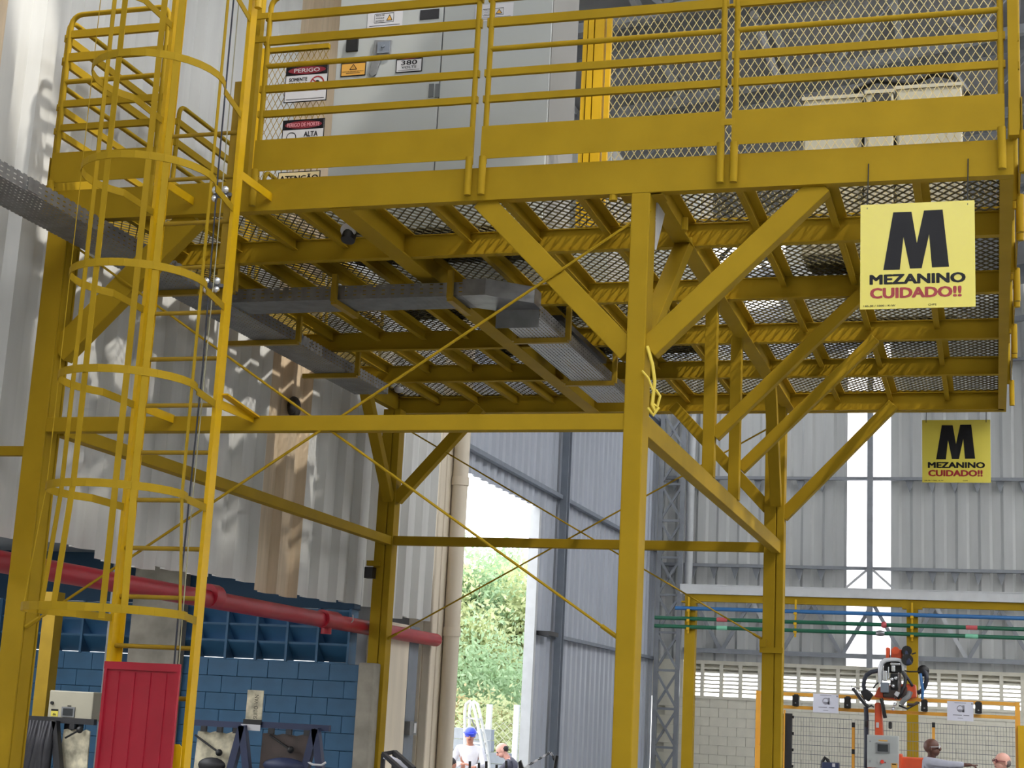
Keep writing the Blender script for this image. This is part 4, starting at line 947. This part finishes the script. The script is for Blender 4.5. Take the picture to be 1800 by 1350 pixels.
MB().bar(RT(1225,300),RT(1300,275),.02,.02).build('motor_plug', BLACK, rb); MB().poly([RT(1110,250),RT(1150,240),RT(1240,480),RT(1130,490)][::-1],-EY,.08).build('motor_cover', NAVY, rb, bevel=.01)
GUN = mat('gun_cast_aluminium', (206,208,212), .4, .2)
pts = [(675,800),(672,700),(672,600),(680,520),(705,450),(760,408),(850,395),(950,395),(1020,405),(1060,440),(1075,520),(1075,600)]
MB().tube([RT(a,b,YO-.03) for a,b in pts],[.03,.034,.036,.036,.036,.034,.032,.03,.028,.026,.022,.018],8).build('gun_frame', GUN, rb, smooth=True)
rbox(730,420,1060,620,'gun_core',BLACK,.03,.2); rbox(715,590,800,770,'gun_cylinder',CHROME,-.08,.05); rbox(850,455,1030,495,'gun_bracket',CHROME,-.06,.05); rbox(870,500,940,610,'gun_piston',CHROME,-.06,.05); rbox(810,520,835,740,'guide_bar',CHROME,-.05,.05)
rbox(720,870,1150,1060,'shoulder_cover',BROWN,-.015,.05); rbox(680,800,830,975,'gun_motor',DSTEEL,-.1,.1); rbox(850,640,1000,940,'gear_housing',BLKM,-.02,.1)
for a,b in ((880,740),(950,720),(900,860),(930,1180),(900,1260)): MB().ball(RT(a,b,YO-.05),.03,8,6).build('fitting', CHROME, rb, smooth=True)
rbox(985,620,1010,900,'guide_bar',CHROME,-.05,.03)
MB().poly([RT(920,1010),RT(960,950),RT(1030,980),RT(985,1060)][::-1],-EY,.12).build('electrode_block', SIGNW, rb, bevel=.008)
MB().poly([RT(330,960),RT(450,910),RT(560,1010),RT(480,1140),RT(400,1090)][::-1],-EY,.15).build('tool_head', BLACK, rb, bevel=.015)
def hose(pts,r,m=DARKC,name='hose',Y=YO): MB().tube([RT(a,b,Y+c) for a,b,c in pts],r,8).build(name, m, rb, smooth=True)
hose([(640,590,0),(520,610,-.04),(430,670,-.06),(390,760,-.06),(380,860,-.06),(400,960,-.05)],.032)
hose([(1420,560,.05),(1480,640,.02),(1490,760,.02),(1450,880,.02),(1390,960,.04),(1330,975,.05)],.034)
MB().ball(RT(1430,590,YO+.05),.085,12,8,(1,.5,1)).build('hose_reel', BLACK, rb, smooth=True)
hose([(1100,590,0),(1180,605,-.02),(1370,605,0)],.011,BLACK,'support_rod')
hose([(1380,640,-.03),(1400,800,-.05),(1420,950,-.05),(1410,1090,-.04)],.022,BLU)
hose([(1060,600,-.03),(1120,720,-.06),(1100,860,-.08),(1040,980,-.08),(980,1080,-.06)],.026,BLKM)
hose([(1100,640,-.02),(1180,760,-.04),(1240,860,0)],.02,DARKC); hose([(1010,640,-.06),(1030,800,-.09),(1000,960,-.1),(930,1080,-.08)],.018,BROWN)
hose([(1200,960,-.08),(1170,1040,-.1),(1100,1100,-.12),(1040,1180,-.1)],.04,GALVD,'gun_arm'); hose([(1150,1180,-.05),(1260,1190,-.05),(1330,1150,-.02)],.022,BROWN)
hose([(1000,1200,-.08),(1150,1260,-.06),(1290,1180,-.03),(1360,1150,-.02)],.014,BLACK)
hose([(190,900,-.04),(260,990,-.05),(340,1100,-.05),(420,1190,-.05),(470,1230,-.04)],.026,BLKM,'tool_arm'); hose([(260,930,-.06),(330,1040,-.06),(420,1150,-.06)],.014,CHROME,'tool_rail')
hose([(170,850,-.05),(175,900,-.05),(230,890,-.05),(330,900,-.04)],.006,BLACK,'thin_wire'); hose([(690,1080,-.05),(720,1200,-.06),(740,1330,-.05),(760,1420,-.04)],.03,BLACK); hose([(420,1230,-.02),(430,1400,0),(430,1900,.02),(425,2300,.02)],.035,DARKC)
hose([(550,900,-.04),(590,840,-.03),(640,800,0)],.012,BLKM); hose([(460,1230,-.04),(520,1200,-.05),(560,1230,-.04)],.012,BLKM)
for a,b in ((400,1520),(820,1550)): rbox(a,b-60,a+60,b+60,'hose_clamp',BLACK,-.06,.04)
rbox(600,1500,650,1590,'white_label',SIGNW,-.005,0,0)
pb = tag(MB().box(FT(1580,1340,24.0)[0],FT(1625,1340,24.0)[0],23.95,24.2,FZ,FT(1600,1331,24.0)[2]).box(FT(1578,1340,24.0)[0],FT(1586,1340,24.0)[0],23.9,24.2,FZ,FT(1600,1326,24.0)[2]).build('robot_pedestal', ORG, bevel=.02), 'orange steel pedestal box right of the white operator panel', 'pedestal')
tc = empty('tool_case', (FT(1458,1345,24)[0],24,FZ), 'navy blue tool case with a looped black handle before the fence', 'case')
p = FT(1446,1352,24); q = FT(1475,1341,24)
MB().box(p[0],q[0],23.9,24.1,FZ,q[2]).build('case_body', NAVY, tc, bevel=.01); MB().tube([FT(1445,1350,24),FT(1446,1338,24),FT(1450,1332,24),FT(1455,1336,24),FT(1458,1345,24)],.025,8).build('handle', BLACK, tc, smooth=True)
MB().box(FT(1463,1345,23.9)[0],FT(1468,1345,23.9)[0],23.89,23.9,FT(1465,1348,23.9)[2],FT(1465,1342,23.9)[2]).build('label_plate', SIGNW, tc)

# ------------------------------------------------------------------ people
def skin_eval(J, E, R, root, grow=0., sub=1):
    names = sorted({n for e in E for n in e}); idx = {n:i for i,n in enumerate(names)}
    me = bpy.data.meshes.new('tmp'); me.from_pydata([tuple(map(float,J[n])) for n in names], [(idx[a],idx[b]) for a,b in E], [])
    o = bpy.data.objects.new('tmp', me); COL.objects.link(o)
    sk = o.modifiers.new('skin','SKIN'); sk.use_smooth_shade = True
    if not me.skin_vertices: me.skin_vertices.new()
    for n,i in idx.items():
        r = R[n]; r = (r,r) if not hasattr(r,'__len__') else r
        me.skin_vertices[0].data[i].radius = (r[0]+grow, r[1]+grow); me.skin_vertices[0].data[i].use_root = (n == root)
    sb = o.modifiers.new('sub','SUBSURF'); sb.levels = sub; sb.render_levels = sub
    dg = bpy.context.evaluated_depsgraph_get(); ev = o.evaluated_get(dg).to_mesh()
    v = np.array([x.co[:] for x in ev.vertices]); f = [tuple(p.vertices) for p in ev.polygons]
    o.evaluated_get(dg).to_mesh_clear(); bpy.data.objects.remove(o); bpy.data.meshes.remove(me)
    return v, f
def person(loc, label, J, face, skin, shirt, trousers, hair=None, shirt_skip=()):
    """J: joints in world metres; face: direction the face looks"""
    r = empty('person', loc, label, 'person')
    J = {k: np.array(v,float) for k,v in J.items()}
    f = nrm(face); hd = nrm(J['crown']-J['chin']); f = nrm(f-hd*(f@hd)); sd = np.cross(hd, f)
    J['skull'] = J['chin']*.35+J['crown']*.65-f*.012; J['jaw'] = J['chin']*.85+J['crown']*.15
    E = [('pelvis','waist'),('waist','chest'),('chest','neck0'),('neck0','neck1'),('neck1','jaw'),('jaw','skull'),('skull','crown0')]
    J['crown0'] = J['crown']-hd*.045-f*.01
    R = dict(pelvis=.13,waist=.125,chest=.15,neck0=.06,neck1=.055,jaw=.066,skull=.092,crown0=.072)
    for s in 'lr':
        E += [('chest','sh'+s),('sh'+s,'el'+s),('el'+s,'wr'+s),('pelvis','hip'+s),('hip'+s,'kn'+s),('kn'+s,'an'+s),('an'+s,'toe'+s)]
        R.update({'sh'+s:.065,'el'+s:.045,'wr'+s:.03,'hip'+s:.09,'kn'+s:.062,'an'+s:.042,'toe'+s:.038})
    # hands: palm and fingers
    for s in 'lr':
        d = nrm(J['wr'+s]-J['el'+s]); side = np.cross(d, EZ); side = nrm(side) if np.linalg.norm(side) > .1 else EX; dn = np.cross(side, d)
        J['pm'+s] = J['wr'+s]+d*.075; R['pm'+s] = (.036,.018); E.append(('wr'+s,'pm'+s))
        point = J.get('point') == s if False else (s in PT)
        for i,(o_,ln) in enumerate(((-.027,.066),(-.009,.075),(.009,.07),(.027,.055))):
            a,b,c = 'f%d%sa'%(i,s),'f%d%sb'%(i,s),'f%d%sc'%(i,s); base = J['wr'+s]+d*.09+side*o_
            curl = -.9 if (point and i > 0) else (0 if point else -.45)
            J[a] = base; J[b] = base+d*ln*.55+dn*curl*.02*-1*-1; J[c] = J[b]+(d*math.cos(curl*1.6)+dn*math.sin(curl*1.6))*ln*.5
            R.update({a:.0095,b:.0088,c:.0075}); E += [('pm'+s,a),(a,b),(b,c)]
        J['t'+s+'a'] = J['wr'+s]+d*.04-side*.035; J['t'+s+'b'] = J['t'+s+'a']+d*.04-side*.02; R.update({'t'+s+'a':.012,'t'+s+'b':.009}); E += [('wr'+s,'t'+s+'a'),('t'+s+'a','t'+s+'b')]
    v, fc = skin_eval(J, E, R, 'pelvis')
    mb = MB().add(v, fc)
    hc = J['chin']*.5+J['crown']*.5
    mb.egg(hc+hd*.02-f*.012,f,sd,hd,.104,.080,.098); mb.egg(hc+f*.022-hd*.045,f,sd,hd,.07,.062,.068); mb.egg(hc+f*.095-hd*.015,f,sd,hd,.022,.014,.026,8,6)
    for s in (-1,1): mb.egg(hc+sd*s*.080-hd*.01-f*.012,f,sd,hd,.02,.01,.032,8,6)
    body = mb.build('body', skin, r, smooth=True)
    for s in (-1,1): MB().ball(hc+f*.084+sd*s*.032+hd*.012,.011,8,6).build('eye', INK, r, smooth=True)
    MB().bar(hc+f*.089-hd*.058-sd*.022,hc+f*.089-hd*.058+sd*.022,.006,.008).build('mouth', SIGNR, r)
    T = [e for e in E if all(n in ('pelvis','waist','chest','neck0','shl','shr','ell','elr','wrl','wrr') for n in e)]
    R2 = dict(R); R2['neck0'] = .052
    v, fc = skin_eval(J, T, R2, 'pelvis', .014); MB().add(v, fc).build('shirt', shirt, r, smooth=True)
    Lg = [e for e in E if all(n in ('pelvis','waist','hipl','hipr','knl','knr','anl','anr') for n in e)]
    v, fc = skin_eval(J, Lg, R, 'pelvis', .018); MB().add(v, fc).build('trousers', trousers, r, smooth=True)
    for s in 'lr': MB().bar(J['an'+s]-EZ*.03,J['toe'+s]-EZ*.01,.1,.075).build('shoe', BLACK, r, bevel=.02)
    if hair: 
        m_, kind = hair
        if kind == 'cap': MB().egg(hc+hd*.032-f*.026,f,sd,hd,.104,.088,.098).build('hair', m_, r, smooth=True)
        if kind == 'fringe':
            MB().egg(hc-f*.052-hd*.004,f,sd,hd,.066,.084,.062).build('hair', m_, r, smooth=True)
        if kind == 'helmet':
            MB().egg(hc+hd*.05-f*.01,f,sd,hd,.128,.108,.098).build('helmet', m_, r, smooth=True)
            MB().cyl(hc+hd*.046,hc+hd*.058,.124,18).obox(hc+hd*.05+f*.13,(f,sd,hd),(.045,.07,.006)).build('helmet_brim', m_, r)
    return r, hc, f, sd, hd
def stand_pose(x, y, h, yaw, arms):
    """standing figure: yaw is the facing angle, arms gives elbow and wrist offsets (forward, left, up) from each shoulder"""
    f = V(math.cos(yaw),math.sin(yaw),0); l = V(-math.sin(yaw),math.cos(yaw),0); b = V(x,y,FZ); k = h/1.75
    g = lambda a,c,z: b+f*a*k+l*c*k+EZ*z*k
    J = dict(pelvis=g(0,0,.95),waist=g(.0,0,1.1),chest=g(-.02,0,1.36),neck0=g(-.01,0,1.47),neck1=g(.01,0,1.51),chin=g(.03,0,1.53),crown=g(.02,0,1.755))
    for s,q in (('l',1),('r',-1)):
        J['sh'+s] = g(-.02,.18*q,1.455); J['el'+s] = J['sh'+s]+(f*arms[s][0][0]+l*arms[s][0][1]+EZ*arms[s][0][2])*k; J['wr'+s] = J['sh'+s]+(f*arms[s][1][0]+l*arms[s][1][1]+EZ*arms[s][1][2])*k
        J['hip'+s] = g(0,.1*q,.9); J['kn'+s] = g(.03,.11*q,.5); J['an'+s] = g(0,.12*q,.09); J['toe'+s] = g(.16,.14*q,.045)
    return J, f
YP = 22.0
hx = aY(1640,1325,YP); PT = 'r'
J, f_ = stand_pose(hx[0]-.03, YP, aY(1640,1301,YP)[2]-FZ, math.radians(-8), dict(l=((.05,.06,-.3),(.2,.02,-.5)), r=((.27,-.05,-.03),(.53,-.02,-.02))))
r, hc, ff, sd, hd = person((hx[0],YP,FZ), 'person in grey overalls with glasses, arm stretched out pointing to the right', J, f_, SKD, SHG, SHG, (HAIR,'none'))
mb = MB()
for s in (-1,1): mb.obox(hc+ff*.095+sd*s*.035+hd*.012,(ff,sd,hd),(.003,.026,.018)); mb.bar(hc+ff*.09+sd*s*.06+hd*.014,hc+sd*s*.095+hd*.012,.006,.008)
mb.bar(hc+ff*.097-sd*.012+hd*.014,hc+ff*.097+sd*.012+hd*.014,.004,.006).build('glasses', SIGNW, r)
PT = ''
hx = aY(1764,1340,21.5)
J, f_ = stand_pose(hx[0], 21.5, aY(1764,1327,21.5)[2]-FZ, math.radians(195), dict(l=((.05,.08,-.3),(.2,.05,-.45)), r=((.05,-.08,-.3),(.2,-.05,-.45))))
r, hc, ff, sd, hd = person((hx[0],21.5,FZ), 'bald person with dark red glasses facing left, at the right edge', J, f_+V(0,-.25,0), SKL, SHD, TROU, (HAIRG,'fringe'))
mb = MB()
for s in (-1,1): ring(mb,0,0,.0,.0,0,3) if False else mb.tube([hc+ff*.095+sd*(s*.035+.026*math.cos(t))+hd*(.012+.02*math.sin(t)) for t in np.linspace(0,6.28,11)],.005,5); mb.bar(hc+ff*.09+sd*s*.06+hd*.014,hc+sd*s*.095+hd*.012,.006,.009)
mb.build('glasses', SIGNR, r)
# seated workers outside the doorway
GZ = FZ-.21
def seat_pose(hd_, yaw, lean, sitz, arms, hh=.225):
    """seated figure: hd_ crown point; torso leans forward by lean"""
    f = V(math.cos(yaw),math.sin(yaw),0); l = V(-math.sin(yaw),math.cos(yaw),0); up = nrm(EZ*math.cos(lean)+f*math.sin(lean))
    chin = hd_-up*hh; neck = chin-up*.03-f*.02; chest = neck-up*.16-f*.01; waist = chest-up*.22; pel = waist-up*.14-f*.03
    J = dict(pelvis=pel,waist=waist,chest=chest,neck0=neck-up*.02,neck1=neck+up*.025,chin=chin,crown=hd_)
    for s,q in (('l',1),('r',-1)):
        J['sh'+s] = chest+up*.07+l*.19*q; J['el'+s] = J['sh'+s]+f*arms[s][0][0]+l*arms[s][0][1]+EZ*arms[s][0][2]; J['wr'+s] = J['sh'+s]+f*arms[s][1][0]+l*arms[s][1][1]+EZ*arms[s][1][2]
        J['hip'+s] = pel+l*.1*q; k = pel+f*.42+l*.15*q; J['kn'+s] = V(k[0],k[1],max(pel[2]+.03,GZ+.46)); J['an'+s] = V(k[0],k[1],GZ+.09)+f*.02; J['toe'+s] = J['an'+s]+f*.16-EZ*.045
    return J, f
YO2 = 26.0
c = aY(827,1281,YO2)
J,f_ = seat_pose(c, math.radians(-75), .12, 0, dict(l=((.1,.08,-.26),(.3,-.08,-.28)), r=((.1,-.1,-.26),(.28,.1,-.24))))
person((c[0],c[1],GZ), 'person in white work clothes and a blue helmet sitting outside the doorway', J, f_+V(0,0,-.25), SKM, SHW, SHW, (HELM,'helmet'))
tag(MB().box(J['pelvis'][0]-.2,J['pelvis'][0]+.2,J['pelvis'][1]-.1,J['pelvis'][1]+.25,GZ,J['pelvis'][2]-.13).build('stool_block', CBLK), 'low block the person in the blue helmet sits on', 'block')
c = aY(876,1309,YO2-.3)
J,f_ = seat_pose(c+V(.0,0,0), math.radians(188), .62, 0, dict(l=((.2,.02,-.2),(.42,-.06,-.24)), r=((.2,-.02,-.2),(.42,.06,-.2))))
person((c[0],c[1],GZ), 'balding person in a charcoal shirt leaning forward outside the doorway', J, f_+V(0,-.2,-.5), SKL, SHD, TROU, (HAIR,'fringe'))
tag(MB().box(J['pelvis'][0]-.3,J['pelvis'][0]-.02,J['pelvis'][1]-.2,J['pelvis'][1]+.2,GZ,J['pelvis'][2]-.13).build('stool_block', CBLK), 'low block the leaning person in the charcoal shirt sits on', 'block')
c = aY(799,1337,YO2-.5)
J,f_ = seat_pose(c, math.radians(-10), .7, 0, dict(l=((.22,.02,-.12),(.44,-.06,-.1)), r=((.22,-.02,-.14),(.44,.06,-.12))))
person((c[0],c[1],GZ), 'dark haired person bent low beside the one in the blue helmet', J, f_+V(0,0,-.6), SKM, SHW, TROU, (HAIR,'cap'))

# ------------------------------------------------------------------ outside the doorway
bpos = []
YBk = 27.6
for row,(z,xs_) in enumerate(((0,(-9.5,-9.1,-8.7,-8.3,-7.9)),(.2,(-9.5,-9.1,-8.7,-8.3,-7.9)),(.4,(-9.5,-9.1,-8.7,-8.3,-7.9)),(.6,(-9.5,-9.1,-8.7,-8.3)),(.8,(-9.5,-9.1,-8.7)),(1.0,(-9.5,-9.1,-8.7)),(1.2,(-9.5,-9.1)),(1.4,(-9.45,-9.05)))):
    for k,x in enumerate(xs_): bpos.append((x+(.0 if row % 2 else .06), z))
first = None
for x,z in bpos:
    if first is None:
        mb = MB(); w,d,h_ = .385,.19,.19; z0 = GZ+z
        mb.box(x,x+w,YBk,YBk+.035,z0,z0+h_).box(x,x+w,YBk+d-.035,YBk+d,z0,z0+h_)
        for xx in (x,x+w/2-.0175,x+w-.035): mb.box(xx,xx+.035,YBk+.035,YBk+d-.035,z0,z0+h_)
        first = mb.build('concrete_block', CBLK, bevel=.004); fx = (x,z)
        src = o_ = first
    else: o_ = inst(src,(x-fx[0],0,z-fx[1]))
    rw = int(round(z/.2)); cl = int(round((x+9.5)/.4-.1))
    tag(o_, 'grey hollow concrete block outside, %s course of the stack, %s from the left' % (('bottom','second','third','fourth','fifth','sixth','seventh','topmost')[rw], ('first','second','third','fourth','fifth')[cl]), 'block', 'stacked concrete blocks')
af = empty('trestle', (aY(838,1340,27.2)[0],27.2,GZ), 'white tubular trestle with a rounded top behind the blue helmet worker', 'trestle')
P = lambda px,py,dy=0.: aY(px,py,27.2+dy)
for dy in (-.12,.14):
    q = [P(822,1350),P(821,1300),P(821,1250),P(823,1238),P(829,1233),P(835,1237),P(841,1262),P(851,1310),P(856,1345)]
    MB().tube([V(a[0],a[1]+dy,a[2]) for a in q]+[V(q[-1][0]+.05,q[-1][1]+dy,GZ)],.028,8).build('side_tube', WPOST, af, smooth=True)
for py in (1262,1285,1305,1325):
    a = P(823,py); b = P(838+(py-1250)*.18,py+2); MB().bar(a,b,.03,.03).bar(a+V(0,-.12,0),a+V(0,.14,0),.03,.03).bar(b+V(0,-.12,0),b+V(0,.14,0),.03,.03).build('cross_bar', WPOST, af)
MB().bar(P(826,1256),P(846,1305),.02,.02).bar(P(842,1268),P(826,1310),.02,.02).build('lacing', GALVD, af)
for k,(px,py) in enumerate(((861,1238),(909,1239),(786,1255))):
    c = aY(px,py,30.5); tag(MB().box(c[0]-.05,c[0]+.05,30.45,30.55,GZ,c[2]).build('fence_post', WPOST), ['white fence post outside, right of the trestle','white fence post outside, nearest the door jamb','white fence post outside, nearest the door pillar'][k], 'post', 'white fence posts')
wf = MB()
xa_, xb_ = aY(780,1250,30.6)[0], aY(960,1250,30.6)[0]
mesh_strands(wf,(xa_,30.6,GZ),EX,EZ,xb_-xa_,1.7,.16,.16,.006,.006)
tag(wf.build('wire_fence', WPOST), 'thin wire fence strung along the white posts outside', 'fence')
def tree(name, x, y, zt, rx, ry, zb, n, leafm, label, seed, ls=.13, trunk=True):
    rg = np.random.default_rng(seed); r = empty(name, (x,y,GZ), label, 'tree')
    if trunk:
        MB().tube([(x,y,GZ),(x+.1,y,1.2),(x-.15,y+.1,2.4),(x+.1,y,zt*.75)],[.16,.13,.10,.04],8).build('trunk', BARK, r, smooth=True)
        mb = MB()
        for i in range(16):
            a = rg.uniform(0,6.28); z = rg.uniform(1.2,zt*.7); L = rg.uniform(.5,1)*rx; e = V(x+L*math.cos(a),y+L*math.sin(a)*.7,z+rg.uniform(.3,1.3)); m_ = (V(x,y,z)+e)/2+V(rg.uniform(-.2,.2),0,rg.uniform(-.2,.2))
            mb.tube([(x,y,z),m_,e],[.05,.035,.015],5)
        mb.build('branch', BARK, r)['kind'] = 'stuff'
    # leaf clumps
    n = int(n*1.7); nc = max(6,n//130); cc = rg.normal(size=(nc,3)); cc /= np.linalg.norm(cc,axis=1)[:,None]; cc *= rg.uniform(.35,1,(nc,1))
    cz = (zt+zb)/2; ctr = np.stack([x+cc[:,0]*rx, y+cc[:,1]*ry, cz+cc[:,2]*(zt-zb)/2],1)
    ci = rg.integers(0,nc,n); p = ctr[ci]+rg.normal(size=(n,3))*np.array([.38,.38,.3])*min(1,rx/1.5)
    a = rg.normal(size=(n,3)); a /= np.linalg.norm(a,axis=1)[:,None]; b = np.cross(a,rg.normal(size=(n,3))); b /= np.linalg.norm(b,axis=1)[:,None]
    s = rg.uniform(.6,1.25,(n,1))*ls*.6
    vs = np.stack([p-a*s, p+b*s*.45, p+a*s, p-b*s*.45],1).reshape(-1,3)
    fs = np.arange(4*n).reshape(-1,4).tolist()
    MB().add(vs,fs).build('foliage', leafm, r)['kind'] = 'stuff'
T = lambda px,py,Y: aY(px,py,Y)
def tr_at(px, Y, pyt, w, zb, n, m, lab, sd_, ls=.13, trunk=True, name='leafy_tree'): c = aY(px,pyt,Y); tree(name, c[0], Y, c[2], w, w*.8, zb, n, m, lab, sd_, ls, trunk)
tr_at(835,37,905,1.0,1.5,5200,LEAF,'tall green tree outside, topmost against the sky beside the pillar',1)
tr_at(880,40,965,1.8,1.3,8000,LEAF,'broad green tree filling the middle of the doorway view',2,.14)
tr_at(925,38,985,1.3,1.2,6000,LEAFY,'yellow green tree outside, nearest the door jamb',3,.14)
tr_at(800,36,1000,1.2,1.0,5000,LEAFY,'yellow green tree outside, nearest the door pillar',4,.13)
tr_at(870,35,1100,2.2,.3,6000,LEAF,'lower green shrub mass outside behind the white posts',5,.12,False,'shrub')
tr_at(805,33.5,1225,1.2,-.2,3000,LEAFB,'brown green hedge shrub outside beside the door pillar',6,.1,False,'shrub')
tr_at(900,33,1215,1.7,-.3,5500,LEAFY,'yellow green hedge shrub behind the fence posts outside',7,.1,False,'shrub')
tag(MB().box(-11,-7.7,28.5,33,GZ-.02,GZ+.03).build('grass_verge', GRASS), 'strip of bright grass outside beyond the doorway', 'grass', kind='stuff')
# pins and chain at the door
pr = empty('pin_rack', (aY(855,1350,19.5)[0],19.5,FZ), 'black rack with upright pins before the doorway', 'rack')
z1 = aY(855,1356,19.5)[2]
MB().box(aY(820,1350,19.5)[0],aY(922,1350,19.5)[0],19.45,19.55,z1-.06,z1).build('rail', BLACK, pr)
for px in (822,920): MB().box(aY(px,1350,19.5)[0]-.03,aY(px,1350,19.5)[0]+.03,19.45,19.55,FZ,z1-.06).build('leg', BLACK, pr)
for px,py in ((826,1338),(842,1341),(855,1338),(873,1344),(890,1337)): MB().cyl((aY(px,1350,19.5)[0],19.5,z1),(aY(px,py,19.5)[0],19.5,aY(px,py,19.5)[2]),.017,8).build('pin', BLACK, pr)
c = aY(915,1336,19.5)
MB().poly([(c[0]-.05,19.5,z1),(c[0]-.02,19.5,z1+.05),(c[0]-.03,19.5,c[2]-.03),(c[0],19.5,c[2]),(c[0]+.02,19.5,c[2]-.05),(c[0]+.05,19.5,z1+.04),(c[0]+.05,19.5,z1)][::-1],EY,.04).build('forked_pin', BLACK, pr)
lp = aY(979,1328,20.5)
tag(MB().cyl((lp[0]-.14,20.5,FZ),lp,.022,8).build('leaning_bar', BLACK), 'thin black bar leaning by the doorway wall', 'bar')
ch = empty('barrier_chain', (aY(950,1330,21)[0],21,.8), 'white and dark plastic chain hanging beside the doorway wall column', 'chain')
pts = [aY(922,1349,21),aY(930,1344,21),aY(938,1340,21),aY(946,1335,21),aY(953,1331,21),aY(960,1327,21),aY(967,1323,21),aY(971,1327,21),aY(975,1337,21)]
for i in range(len(pts)-1): 
    d = nrm(pts[i+1]-pts[i])*.012
    MB().tube([pts[i]-d,pts[i]*.6+pts[i+1]*.4+V(0,.015,.012),pts[i+1]+d,pts[i]*.4+pts[i+1]*.6-V(0,.015,.012)],.009,5,closed=True).build('link', SIGNW if i % 2 == 0 else BLKM, ch)
# conduit along the roof
a = aY(1322,20,21); b = aY(1384,182,21)
c0 = aZ(1325,25,rz(-2)-.5)
tag(MB().cyl(c0, aX(1382,180,c0[0]), .06, 8).build('roof_conduit', SIGNW), 'white conduit running back under the roof, seen through the mesh screen', 'conduit')

c = aX(517,716,XW+.03)
tag(MB().ball(c,.12,12,8,(.5,1.1,1)).ball(c+V(.02,-.1,-.02),.07,10,6,(.6,1,1)).build('bird_nest', HAIR, smooth=True), 'dark brown rounded clump stuck on the tan wall strip above the tie beam', 'nest')
c = aY(612,416,10.75)
r = empty('floodlight', (c[0],10.75,c[2]-.04), 'small black and white floodlight under the deck, right of the ladder', 'lamp')
MB().cyl(c+V(0,0,-.03),c+V(0,.03,.05),.055,14).build('housing', BLACK, r, smooth=True); MB().cyl(c+V(0,-.02,.04),c+V(0,.01,.055),.06,14).build('rim', SIGNW, r, smooth=True); MB().bar(c+V(0,.03,.05),(c[0],10.78,5.33),.02,.02,EY).build('bracket', BLKM, r)
c = aY(701,684,17.25)
r = empty('corner_lamp', (c[0],17.25,c[2]-.05), 'small white lamp under the far left corner of the deck', 'lamp')
MB().ball(c,.06,12,8,(1,1,.8)).build('lamp_globe', SIGNW, r, smooth=True); MB().bar(c+V(0,.02,.03),c+V(.05,.2,.12),.03,.03).build('lamp_arm', BLKM, r)
